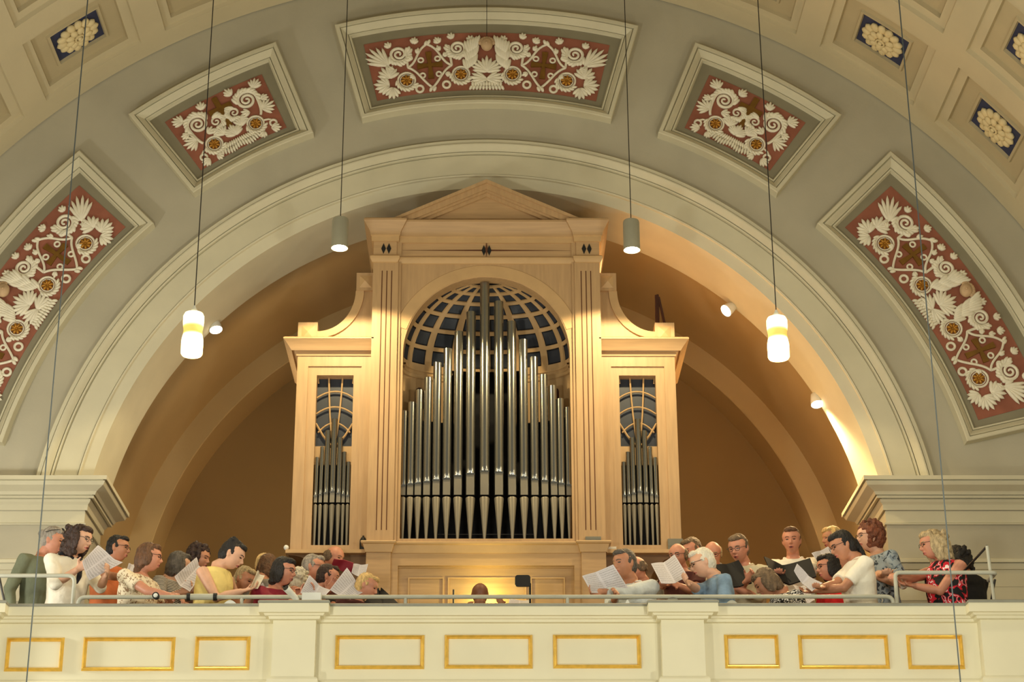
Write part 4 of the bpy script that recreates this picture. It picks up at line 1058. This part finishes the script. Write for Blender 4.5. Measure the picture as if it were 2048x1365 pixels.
        if hstyle == 'bob':
            E_((0,-.05,-.03), (.089,.066,.105))
            for sx in (-1,1): E_((sx*.078,-.005,-.03), (.018,.052,.090))
            E_((0,-.06,-.095), (.080,.05,.05))
        elif hstyle == 'wavy':
            E_((0,-.055,-.03), (.098,.076,.115))
            for sx in (-1,1): E_((sx*.082,-.004,-.03), (.026,.056,.10)); E_((sx*.075,-.03,-.12), (.035,.05,.05))
            for i in range(60):
                t = rnd.uniform(.2*PI, 1.8*PI); E_((.095*math.sin(t), -.045+.085*math.cos(t) if math.cos(t) < 0 else -.03+.07*math.cos(t), rnd.uniform(-.15,.09)), (.022,.022,.026))
        elif hstyle == 'long':
            E_((0,-.055,-.03), (.085,.065,.11)); E_((0,-.075,-.15), (.07,.04,.11)); E_((0,-.085,-.25), (.05,.032,.09))
            for sx in (-1,1): E_((sx*.076,-.01,-.02), (.016,.045,.07))
        elif hstyle == 'ponytail':
            E_((0,-.05,-.02), (.079,.062,.085)); E_((0,-.105,-.02), (.035,.04,.05)); E_((0,-.125,-.12), (.035,.03,.11)); E_((0,-.115,-.22), (.026,.022,.07))
        elif hstyle == 'bun':
            E_((0,-.045,.0), (.079,.066,.085)); E_((0,-.115,.045), (.042,.035,.04))
    elif hstyle == 'curly':
        E_((0,-.024,.030), (.092,.098,.10)); E_((0,-.06,-.04), (.088,.06,.09))
        for i in range(130):
            t = rnd.uniform(0, 2*PI); z = rnd.uniform(-.12,.14); rr = math.sqrt(max(0, 1-((z-.02)/.135)**2))
            x, y = .098*rr*math.sin(t), -.028+.104*rr*math.cos(t)
            if y > .035 and z < .062: continue
            E_((x,y,z), (.021,.021,.021))
    elif hstyle == 'balding':
        for sx in (-1,1): E_((sx*.070,-.030,.004), (.017,.060,.056))
        E_((0,-.075,-.01), (.070,.032,.062))
    elif hstyle == 'thin':
        E_((0,-.034,.028), (.0805,.084,.098)); E_((0,-.055,-.01), (.076,.056,.075))
        E_((0,.0,.10), (.05,.06,.024))
    if hstyle != 'none':
        ho = part('hair', hm, vox, hmat_, 1, jit)
    if glasses:
        gm = MB()
        for sx in (-1,1):
            gm.tube([T((sx*.033+.023*math.cos(t), .101-.004*abs(math.cos(t)), .004+.018*math.sin(t))) for t in [2*PI*i/18 for i in range(19)]], .0019*sc, 6)
            gm.tube([T((sx*.056,.098,.010)), T((sx*.076,.085,.012)), T((sx*.0815,-.005,.014))], .0019*sc, 6)
        gm.tube([T((-.010,.104,.008)), T((.010,.104,.008))], .0019*sc, 6)
        gm.build('glasses', 'black' if glasses == 1 else 'railshade', root, 60)
    return root, T, P

# ---------------------------------------------------------------- sheets and folders
def sheet(name, label, cat, pts, Ys, mt='paper', crease=.5, bend=.035, thick=.004, group='sheets of music in the singers\' hands', wob=.004):
    """pts = TL,TR,BR,BL in the photo, Ys = their distances"""
    c = [at(p[0], p[1], y) for p, y in zip(pts, Ys)]
    n = (c[1]-c[0]).cross(c[3]-c[0]).normalized()
    if n.y > 0: n = -n
    nu, nv = 16, 12; mb = MB(); uv = []
    fr = []; bk = []
    for j in range(nv+1):
        for i in range(nu+1):
            u, v = i/nu, j/nv
            p = (c[0]*(1-u)+c[1]*u)*(1-v)+(c[3]*(1-u)+c[2]*u)*v
            t = abs(u-crease)/max(crease, 1-crease)
            p = p-n*bend*(1-t)+n*wob*math.sin(7*u+3*v)
            fr.append(p); uv.append((u,1-v))
    k = len(fr); bk = [p-n*thick for p in fr]
    fs = []
    W1 = nu+1
    for j in range(nv):
        for i in range(nu):
            q = (j*W1+i, j*W1+i+1, (j+1)*W1+i+1, (j+1)*W1+i); fs.append(q); fs.append(tuple(k+x for x in q[::-1]))
    edge = [i for i in range(nu+1)]+[j*W1+nu for j in range(1,nv+1)]+[nv*W1+i for i in range(nu-1,-1,-1)]+[j*W1 for j in range(nv-1,0,-1)]
    for a, b in zip(edge, edge[1:]+edge[:1]): fs.append((a, b, k+b, k+a))
    mb.add(fr+bk, fs); mb.uv = uv+uv
    o = mb.build(name, mt, None, 40, loc=(c[0]+c[1]+c[2]+c[3])/4)
    return tag(o, label, cat, group)
FW_ = (0,-1,.2)                                            # palm towards the camera
BW_ = (0,1,.2)                                             # palm away from the camera
#SINGERS
SG = 'choir singers on the balcony'
olive = person('grey-haired woman in an olive jacket, sunglasses pushed up on her hair', 106, 1083, 16.25, 80, 'pink', 'grey', 'bun', CL['olive'], pitch=12, sleeve=1.8, glasses=None, trousers='dark', hands=('side','side'))
person('woman with wavy dark brown hair in a white sweater reading a large sheet', 160, 1080, 15.75, 68, 'fair', 'dkbrown', 'wavy', CL['white'], pitch=12, sleeve=1.25, collar='navy', trousers='jeans', glasses=2, h=1.0,
       hands=((166,1132,15.5,(0.4,-1,0)),(215,1146,15.55,(-.3,-1,.3))))
person('black-haired singer with glasses in a coral top, behind the white sweater', 236, 1098, 16.5, 82, 'tan', 'black', 'short', CL['coral'], pitch=4, sleeve=.55, glasses=1, h=.95, floor_z=ZFL,
       hands=((262,1160,16.0,(0,-.3,1)),(268,1150,16.3,(0,-.3,1))))
person('woman with a long brown ponytail in a cream patterned blouse, hand on the rail', 298, 1116, 15.55, 95, 'pink', 'brown', 'long', CL['cream'], pitch=4, sleeve=.6, glasses=1, h=.98, w=1.12,
       hands=((352,1195,15.2,(0,.2,-1)),(345,1196,15.5,(0,.2,-1))))
person('grey-bobbed woman in a black and white striped top', 358, 1132, 16.2, 112, 'fair', 'dkgrey', 'bob', CL['stripe'], pitch=10, sleeve=.8, h=.96, hands=((372,1180,15.75,(0,-1,.3)),(398,1172,15.9,(0,-1,.3))))
person('dark curly-haired singer half hidden behind a grey sheet', 399, 1117, 16.95, 70, 'tan', 'dkbrown', 'curly', CL['brownc'], pitch=14, h=.92)
person('black-haired singer in a pale yellow sleeveless top, looking down', 464, 1111, 15.6, 88, 'fair', 'black', 'tousled', CL['yellow'], pitch=26, sleeve=0, h=1.0, lean=10, hands=((497,1180,15.4,(0,-.3,1)),(508,1184,15.6,(0,-.3,1))))
person('blond singer bending low next to the yellow top', 489, 1161, 16.1, 60, 'tan', 'ash', 'short', CL['brownc'], pitch=24, h=.93)
person('brown-haired singer turned away, behind the curled white sheet', 537, 1136, 16.74, 150, 'tan', 'brown', 'bob', CL['grey'], pitch=12, h=.95)
person('fair-haired singer at the back, only the top of the head showing', 531, 1131, 17.1, 100, 'tan', 'blond', 'short', CL['maroon'], pitch=10, h=.85)
person('woman with a black bob and glasses in a burgundy top', 567, 1144, 15.6, 70, 'pink', 'black', 'bob', CL['burg'], pitch=8, sleeve=.9, glasses=2, h=.97, hands=((612,1186,15.4,(0,-1,.2)),(600,1192,15.5,(0,-1,.2))))
person('singer with a mop of white curls behind the leftmost of the two big sheets', 599, 1168, 16.24, 160, 'pink', 'white', 'curly', CL['creamk'], pitch=20, h=.84)
person('grey-haired ruddy man with glasses, left of the dark red folder', 627, 1137, 16.64, 82, 'pink', 'grey', 'crop', CL['maroon'], pitch=6, sleeve=.6, glasses=1, h=.98)
person('short dark-haired singer holding up the large sheet at the parapet', 656, 1156, 15.88, 95, 'pink', 'dkbrown', 'short', CL['dark'], pitch=10, h=.9, hands=((661,1176,15.6,(.3,-1,.2)),(690,1186,15.6,(0,-1,.2))))
person('balding man at the back beside the organ, holding a dark red folder', 668, 1116, 17.1, 60, 'pink', 'greybrown', 'balding', CL['maroon'], pitch=18, h=.92, hands=((668,1146,16.45,(0,1,.2)),(700,1150,16.45,(0,1,.2))))
person('blond singer with a flushed face beside the peaked black folder', 733, 1174, 15.5, 85, 'pink', 'blond', 'short', CL['maroon'], pitch=22, h=.88)
person('organist seen from behind, dark head before the lit console', 960, 1190, 16.72, 180, 'brown', 'dkbrown', 'none', CL['black'], pitch=10, h=.9, sleeve=1.9, sit=True, hands=((1000,1203,17.0,(0,.2,-1)),(938,1212,17.0,(0,.2,-1))))
person('stubbled man in a pale blue shirt holding a large sheet, nearest the console', 1249, 1129, 15.6, -52, 'tan', 'dkgrey', 'crop', CL['bluewhite'], pitch=6, sleeve=1.85, collar='bluewhite', h=1.02, w=1.1, hands=((1232,1190,15.3,(0,-1,.2)),(1186,1184,15.25,(0,-1,.2))))
person('bald singer mostly hidden behind the man in the pale blue shirt', 1273, 1137, 16.6, -70, 'pink', 'greybrown', 'balding', CL['grey'], pitch=8, h=.9)
person('ruddy bald man with glasses behind the upright sheet', 1356, 1112, 16.2, -30, 'pink', 'greybrown', 'balding', CL['maroon'], pitch=14, glasses=1, h=.9, sleeve=.6, hands=((1325,1172,15.85,(0,-1,.2)),(1350,1168,15.9,(0,-1,.2))))
person('grey-brown haired man looking down, at the back beside the organ tower', 1384, 1102, 16.95, -55, 'pink', 'greybrown', 'short', CL['grey'], pitch=20, h=.95)
person('white-haired man in a denim shirt holding a sheet, seen in profile', 1405, 1127, 15.55, -84, 'fair', 'white', 'short', CL['denim'], pitch=18, sleeve=1.1, collar='denim', glasses=1, h=1.0, w=1.05, lean=6, body=-78, hands=((1371,1162,15.25,(0,-1,.3)),))
person('bald man with a grey moustache under the orange light', 1426, 1108, 16.5, -12, 'pink', 'ash', 'balding', CL['beige'], pitch=24, glasses=1, h=.92)
person('man with glasses in a beige shirt holding a black folder upright', 1477, 1098, 16.05, -32, 'pink', 'greybrown', 'crop', CL['beige'], pitch=18, sleeve=1.2, collar='beige', glasses=2, h=1.0, floor_z=ZFL, hands=((1500,1155,15.85,(0,-1,.2)),(1462,1172,15.9,(0,-1,.2))))
person('woman with a brown bob bending low, in a black and white print', 1533, 1166, 15.55, -100, 'tan', 'greybrown', 'bob', CL['bw'], pitch=34, h=.97, lean=14)
person('short-haired man in a white shirt singing from an open black folder', 1583, 1082, 16.5, -14, 'pink', 'brown', 'short', CL['white'], pitch=10, sleeve=.75, collar='white', h=1.0, floor_z=ZFL, hands=((1555,1150,16.05,(0,-1,.4)),(1600,1152,16.05,(0,-1,.4))))
person('blond singer at the back, half hidden behind the woman in the white blouse', 1665, 1078, 17.0, -75, 'tan', 'blond', 'bob', CL['pink'], pitch=8, h=.9, floor_z=ZFL, hands=((1650,1110,16.4,(0,-1,.2)),))
person('woman with long dark hair and glasses in a white blouse, reading', 1685, 1092, 15.45, -80, 'tan', 'black', 'ponytail', CL['white'], pitch=22, sleeve=.75, collar='white', glasses=1, h=1.0, w=.98, body=-76, hands=((1632,1180,15.2,(0,-.4,1)),(1622,1184,15.4,(0,-.4,1))))
person('woman with a black bob and glasses in a bright red top', 1657, 1136, 16.0, -78, 'pink', 'black', 'bob', CL['red'], pitch=6, glasses=1, h=.95)
person('woman with curly auburn hair and glasses in a blue floral shirt', 1738, 1075, 15.85, -76, 'fair', 'auburn', 'curly', CL['bluefloral'], pitch=4, sleeve=.95, glasses=1, trousers='greyt', h=1.0, body=-72, hands=((1770,1150,15.5,(0,-.4,1)),(1745,1152,15.7,(0,-.4,1))))
person('woman with wavy ash blond hair in a sleeveless red floral top, hand on the rail', 1865, 1090, 15.5, -84, 'pink', 'ash', 'wavy', CL['redfloral'], pitch=10, sleeve=0, glasses=1, h=1.0, w=1.05, hands=((1786,1150,15.22,(0,.2,-1)),(1815,1170,15.45,(0,-.4,1))))
person('dark-haired singer in black seen from behind at the far right', 1912, 1122, 16.0, -150, 'pink', 'black', 'wavy', CL['black'], pitch=10, sleeve=.8, h=1.0, hands=((1895,1200,15.8,(0,-1,.2)),(1945,1200,15.9,(0,-1,.2))))

rt_, T_, P_ = olive
gm = MB()
for sx in (-1, 1):
    gm.ell(T_((sx*.033,.066,.098)), (.026,.010,.020), None, 14, 8); gm.tube([T_((sx*.056,.06,.098)), T_((sx*.086,.0,.075)), T_((sx*.088,-.05,.05))], .003, 6)
gm.tube([T_((-.012,.07,.10)), T_((.012,.07,.10))], .003, 6)
gm.build('sunglasses', 'black', rt_, 60)
# ---------------------------------------------------------------- music
S_ = sheet
S_('sheet_music', 'open booklet of printed music held by the woman in the white sweater', 'sheet music', ((196,1091),(248,1123),(182,1158),(165,1123)), (15.5,15.6,15.45,15.35), crease=.72)
S_('sheet_music', 'grey-looking tilted sheet in front of the striped top', 'sheet music', ((393,1115),(410,1139),(380,1184),(349,1154)), (15.85,15.85,15.65,15.65))
S_('sheet_music', 'narrow pale sheet held by the singer in coral', 'sheet music', ((258,1127),(272,1130),(270,1158),(248,1155)), (16.1,16.2,16.1,16.0), bend=.01)
S_('sheet_music', 'curled white sheet right of the yellow top', 'sheet music', ((516,1141),(529,1152),(516,1178),(501,1175)), (15.5,15.55,15.4,15.35), bend=.02, mt='paper2')
S_('sheet_music', 'low pale sheet between the yellow top and the burgundy top', 'sheet music', ((525,1166),(537,1174),(529,1196),(503,1194)), (15.65,15.65,15.5,15.5), bend=.02)
S_('sheet_music', 'leftmost of the two big printed sheets above the parapet', 'sheet music', ((619,1151),(661,1181),(648,1195),(601,1186)), (15.4,15.35,15.3,15.3))
S_('sheet_music', 'large upright sheet with a peaked top corner, right of the rail camera', 'sheet music', ((694,1136),(731,1180),(700,1196),(660,1180)), (15.5,15.45,15.35,15.35), crease=.8)
S_('sheet_music', 'white sheet sticking out of the dark red folder', 'sheet music', ((707,1128),(736,1129),(729,1157),(703,1146)), (16.4,16.45,16.4,16.35), bend=.01)
S_('sheet_music', 'large sheet held by the man in the pale blue shirt', 'sheet music', ((1165,1152),(1226,1130),(1257,1178),(1183,1186)), (15.2,15.3,15.35,15.2), crease=.45)
S_('sheet_music', 'upright two-column sheet in front of the ruddy bald man', 'sheet music', ((1302,1128),(1349,1110),(1376,1154),(1322,1167)), (15.6,15.6,15.3,15.45))
S_('sheet_music', 'pale sheet behind the woman in the white blouse', 'sheet music', ((1623,1107),(1656,1094),(1670,1110),(1632,1120)), (16.35,16.35,16.3,16.3), bend=.01)
S_('sheet_music', 'bright curled sheet held by the woman in the white blouse', 'sheet music', ((1594,1128),(1645,1167),(1624,1183),(1588,1142)), (15.35,15.25,15.2,15.3), bend=.03)
S_('sheet_music', 'long pale sheet low behind the rail below the bright curled sheet', 'sheet music', ((1586,1171),(1608,1172),(1630,1200),(1612,1208)), (15.75,15.8,15.6,15.55), bend=.01)
S_('sheet_music', 'cream sheet below the outstretched arm at the right rail', 'sheet music', ((1797,1153),(1812,1150),(1838,1167),(1802,1179)), (15.5,15.5,15.55,15.5), bend=.01, mt='paper2')
FG = 'folders in the singers\' hands'
S_('music_folder', 'dark red folder held by the balding man', 'folder', ((668,1119),(707,1127),(703,1150),(660,1138)), (16.3,16.35,16.4,16.35), mt='redcard', thick=.012, bend=.02, group=FG)
S_('music_folder', 'black folder standing like a tent on the parapet edge', 'folder', ((757,1176),(762,1176),(799,1209),(725,1209)), (15.7,15.7,15.5,15.5), mt='blackcard', thick=.014, bend=.03, group=FG)
S_('music_folder', 'black folder held upright by the man in beige', 'folder', ((1430,1130),(1477,1121),(1504,1166),(1458,1174)), (15.95,16.0,15.9,15.85), mt='blackcard', thick=.014, bend=.02, group=FG)
S_('music_folder', 'wide open black folder held by the man in the white shirt', 'folder', ((1529,1110),(1620,1117),(1633,1153),(1545,1150)), (16.1,16.15,16.0,15.95), mt='blackcard', thick=.014, bend=.10, crease=.45, group=FG)

# ---------------------------------------------------------------- small things on the parapet and the organ
ZR0 = ZTOP
t = thing('rail_camera', 'white bullet camera with a black lens on a bracket above the left pilaster', 'camera', (at(618,1208,15.02).x, 15.02, ZR0))
c0 = at(572,1177,14.98); c1 = at(590,1196,15.06); dv = (c0-c1).normalized()
MB().tube([c1-dv*.03, c1, c0-dv*.02, c0], [.020,.025,.027,.027], 18).build('body', 'white', t, 50)
MB().tube([c0-dv*.012, c0+dv*.004], [.024,.024], 18).build('lens', 'black', t, 50)
mb = MB(); xa, xb = at(604,1200,15.02).x, at(642,1200,15.02).x; mb.box(xa, xb, 15.0, 15.09, ZR0, at(620,1187,15.02).z); mb.box(at(564,1200,15.02).x, xa, 15.01, 15.08, ZR0, ZR0+.03); mb.build('housing', 'white', t)
t = thing('rail_clamp', 'dark clamp bar fixed along the low handrail by the yellow top', 'clamp', (at(402,1197,YR).x, YR, ZR0))
MB().tube([V((at(377,1197,YR).x,YR-.005,zrl)), V((at(432,1197,YR).x,YR-.005,zrl))], .026, 12).build('sleeve', 'rail', t, 60)
for px in (377, 430): MB().tube([V((at(px-3,1197,YR).x,YR-.005,zrl)), V((at(px+4,1197,YR).x,YR-.005,zrl))], .031, 12).build('end_ring', 'black', t, 60)
t = thing('rail_lamp', 'small round dark lens clipped to the low handrail by the cream blouse', 'lens', (at(313,1200,YR).x, YR, ZR0))
q = V((at(313,1200,YR).x, YR-.045, zrl)); MB().tube([q+V((0,.03,0)), q+V((0,-.01,0)), q+V((0,-.012,0))], [.026,.028,.018], 16).build('ring', 'black', t, 60)
MB().ell(q+V((0,-.012,0)), (.018,.006,.018), None, 14, 8).build('glass', 'white', t, 60)
yl_ = YP-.02; zl_ = zl1+.010
def onorgan(px, pt, pb, Y): return at(px, pb, Y), at(px, pt, Y).z-at(px, pb, Y).z
t = thing('black_urn', 'small black bullet-shaped object on the organ ledge left of the left pilaster', 'ornament', (at(726,1092,YT-.02).x, YT-.02, tzb+.004))
zz_ = tzb+.004; MB().lathe([(.030,0),(.032,.01),(.033,.06),(.030,.095),(.018,.118),(.008,.124),(.010,.132),(.003,.140)], (at(726,1092,YT-.02).x, YT-.02, zz_), 20).build('shell', 'black', t, 40)
def slab(name, label, cat, x0, x1, y0, y1, z0, h, mt, tilt=0):
    mb = MB(); mb.box(x0, x1, y0, y1, z0, z0+h); mb.box(x0+.004, x1-.004, y0-.002, y0+.001, z0+h*.3, z0+h*.4)
    return tag(mb.build(name, mt, None, None, loc=((x0+x1)/2, (y0+y1)/2, z0)), label, cat)
slab('book', 'grey book lying on the ledge below the right fluted pilaster', 'book', at(1171,1085,YP-.03).x, at(1202,1085,YP-.03).x, YP-.045, YP-.002, zl1+.0105, .034, 'greybox')
slab('book', 'white booklet on the organ ledge between the pilaster and the right tower', 'book', at(1212,1095,YP).x+.0, at(1234,1095,YP).x, YT-.048, YT-.002, tzb+.005, .024, 'paper2')
mb = MB(); q = at(572,1108,YT-.02); mb.ell((q.x, YT-.022, tzb+.028), (.024,.022,.024), None, 16, 10); mb.lathe([(.012,0),(.012,.01)], (q.x,YT-.022,tzb+.004), 12)
tag(mb.build('knob_lamp', 'white', None, 60, loc=(q.x, YT-.022, tzb+.004)), 'small round white fitting on the left end of the organ ledge', 'fitting')
slab('box', 'grey box standing on the right tower ledge behind the men', 'box', at(1336,1090,YT-.03).x, at(1366,1090,YT-.03).x, YT-.045, YT-.002, tzb+.005, .10, 'greybox')
t = thing('music_stand', 'black music stand beside the organist', 'music stand', (at(1060,1210,16.75).x, 16.75, ZFL))
xs_ = at(1060,1180,16.75).x; zs_ = at(1060,1163,16.75).z
MB().tube([(xs_,16.75,ZFL+.06),(xs_,16.75,zs_-.02)], .010, 8).build('post', 'black', t, 60)
mb = MB()
for k in range(3): a = 2*PI*k/3+.4; mb.tube([(xs_,16.75,ZFL+.25),(xs_+.22*math.cos(a),16.75+.22*math.sin(a),ZFL+.012)], .009, 6)
mb.build('tripod_base', 'black', t, 60)
xa, xb = at(1030,1163,16.72).x, at(1061,1163,16.72).x; za1, za0 = at(1045,1151,16.72).z, at(1045,1174,16.72).z; r_ = .025
poly = []
for cx2, cz2, a0 in ((xb-r_,za1-r_,0),(xa+r_,za1-r_,90),(xa+r_,za0+r_,180),(xb-r_,za0+r_,270)):
    for i in range(5): a = RAD(a0+22.5*i); poly.append((cx2+r_*math.cos(a), cz2+r_*math.sin(a)))
MB().prism(poly, 16.715, 16.735).build('desk', 'greybox' if False else 'black', t)
t = thing('music_desk', 'organ console desk with open white score in front of the organist', 'desk', (at(1000,1215,17.0).x, 17.0, ZFL))
MB().box(at(915,1215,17.0).x, at(1075,1215,17.0).x, 16.95, 17.2, at(1000,1212,17.0).z-.08, at(1000,1212,17.0).z).build('keydesk', 'woodd', t)
for px in (915, 1072): MB().box(at(px,1215,17.0).x, at(px+3,1215,17.0).x, 16.95, 17.2, ZFL, at(1000,1212,17.0).z-.08).build('leg', 'woodd', t)
S_('sheet_music', 'white score lying on the console, right of the organist', 'sheet music', ((1019,1199),(1060,1201),(1061,1210),(1017,1210)), (17.06,17.06,16.98,16.98), bend=.005, group='scores on the console')
mb = MB(); mb.tube([at(907,1180,16.9), V((at(907,1200,16.9).x,16.9,ZFL))], .008, 8); mb.lathe([(.07,0),(.07,.012),(.012,.02)], (at(907,1200,16.9).x,16.9,ZFL), 16)
tag(mb.build('microphone_stand', 'railshade', None, 60, loc=(at(907,1200,16.9).x,16.9,ZFL)), 'thin dark upright stand left of the organist', 'stand')
mb = MB(); yb_ = YT+.28
for a, b in (((1313,652),(1312,591)),((1317,652),(1315,590)),((1330,652),(1317,595))): mb.tube([at(*a,yb_), at(*b,yb_)], .014, 6)
q = at(1320,652,yb_); tag(mb.build('leaning_sticks', 'niche', None, 60, loc=(q.x,yb_,q.z)), 'dark sticks leaning behind the attic block of the right organ tower', 'sticks')

def paper_on_ledge(label, x0, x1, pt, Y, mt, n=3):
    mb = MB(); X0, X1 = at(x0,1208,Y).x, at(x1,1208,Y).x; h = max(.006, at((x0+x1)/2,pt,Y).z-ZR0); rows = []
    for i in range(9):
        u = i/8; z = ZR0+.001+h*math.sin(PI*(.1+.8*u))**.7
        rows.append([(X0+(X1-X0)*u, Y-.03, ZR0+.001), (X0+(X1-X0)*u, Y-.028, z), (X0+(X1-X0)*u, Y+.05, z+.004*math.sin(5*u)), (X0+(X1-X0)*u, Y+.055, ZR0+.001)])
    mb.grid(rows, close=True, capv=True)
    tag(mb.build('paper', mt, None, 40, loc=((X0+X1)/2, Y, ZR0)), label, 'paper', 'papers lying on the parapet')
paper_on_ledge('flat white paper lying on the parapet below the yellow top', 447, 475, 1203, 15.09, 'white')
paper_on_ledge('grey crumpled wrapper on the parapet left of the denim shirt', 1332, 1358, 1197, 14.95, 'greybox')
paper_on_ledge('small white note on the parapet below the pale blue shirt', 1250, 1259, 1202, 15.07, 'white')
paper_on_ledge('pale folded paper on the parapet right of the denim shirt', 1450, 1476, 1203, 15.09, 'rail')
# ================================================================== LIGHT
w = bpy.data.worlds.new('world'); scene.world = w; w.use_nodes = True
bg = w.node_tree.nodes['Background']; bg.inputs[0].default_value = (1,.95,.78,1); bg.inputs[1].default_value = .2
def light(name, typ, loc, power, col, size=.1, d=None, ang=90, blend=.3):
    l = bpy.data.lights.new(name, typ); l.energy = power; l.color = col; l.shadow_soft_size = size
    o = bpy.data.objects.new(name, l); COL.objects.link(o); o.location = loc
    if typ == 'SPOT':
        l.spot_size = RAD(ang); l.spot_blend = blend
    if d is not None: o.rotation_euler = V(d).to_track_quat('-Z', 'Y').to_euler()
    return o
WARM = (1,.82,.54); AMB = (1,.68,.33); CREAM = (1,.965,.79)
for sx in (-1, 1):
    light('nave_light', 'POINT', (sx*2.6, 9.0, 3.4), (400, 370)[sx > 0], CREAM, .25)
    light('nave_light', 'POINT', (sx*2.75, 11.2, 1.2), 150, CREAM, .15)
    light('pendant_glow', 'POINT', (sx*2.25, 14.6, at(390,735,14.6).z), 40, WARM, .08)
    p = TL[0 if sx < 0 else 1]
    light('tube_downlight', 'SPOT', p+V((0,0,-.05)), 145, (1,.78,.42), .05, (-.05*sx,.28,-1), 128, .12)
light('nave_light', 'POINT', (-5.6, 14.4, 3.9), 210, (1,.97,.86), .2)  # added fill that brightens the left cornice, no fixture here
light('nave_light', 'POINT', (5.0, 12.4, 6.6), 60, (1,.90,.66), .2)  # unseen fill added to lift the right side of the vault
for (c, d), pw_, tgt, col_, an in zip(SP, (60, 290, 310), ((.35,-.05,-1),(-.9,-.2,-.55),(-.25,.1,-1)), ((1,.82,.52), AMB, AMB), (130, 110, 130)):
    light('arch_spot', 'SPOT', c+d*.05, pw_, col_, .06, tgt, an, .5)
light('loft_fill', 'POINT', (2.3, 17.95, 6.2), 25, (1,.60,.23), .08)  # added warm fill for the right arch soffit, no lamp hangs here
light('loft_fill', 'POINT', (-2.4, 17.95, 6.2), 11, (1,.82,.52), .08)  # weaker added fill for the left soffit, without a fixture
light('console_lamp', 'POINT', at(975,1192,17.08), 8, (1,.86,.26), .03)
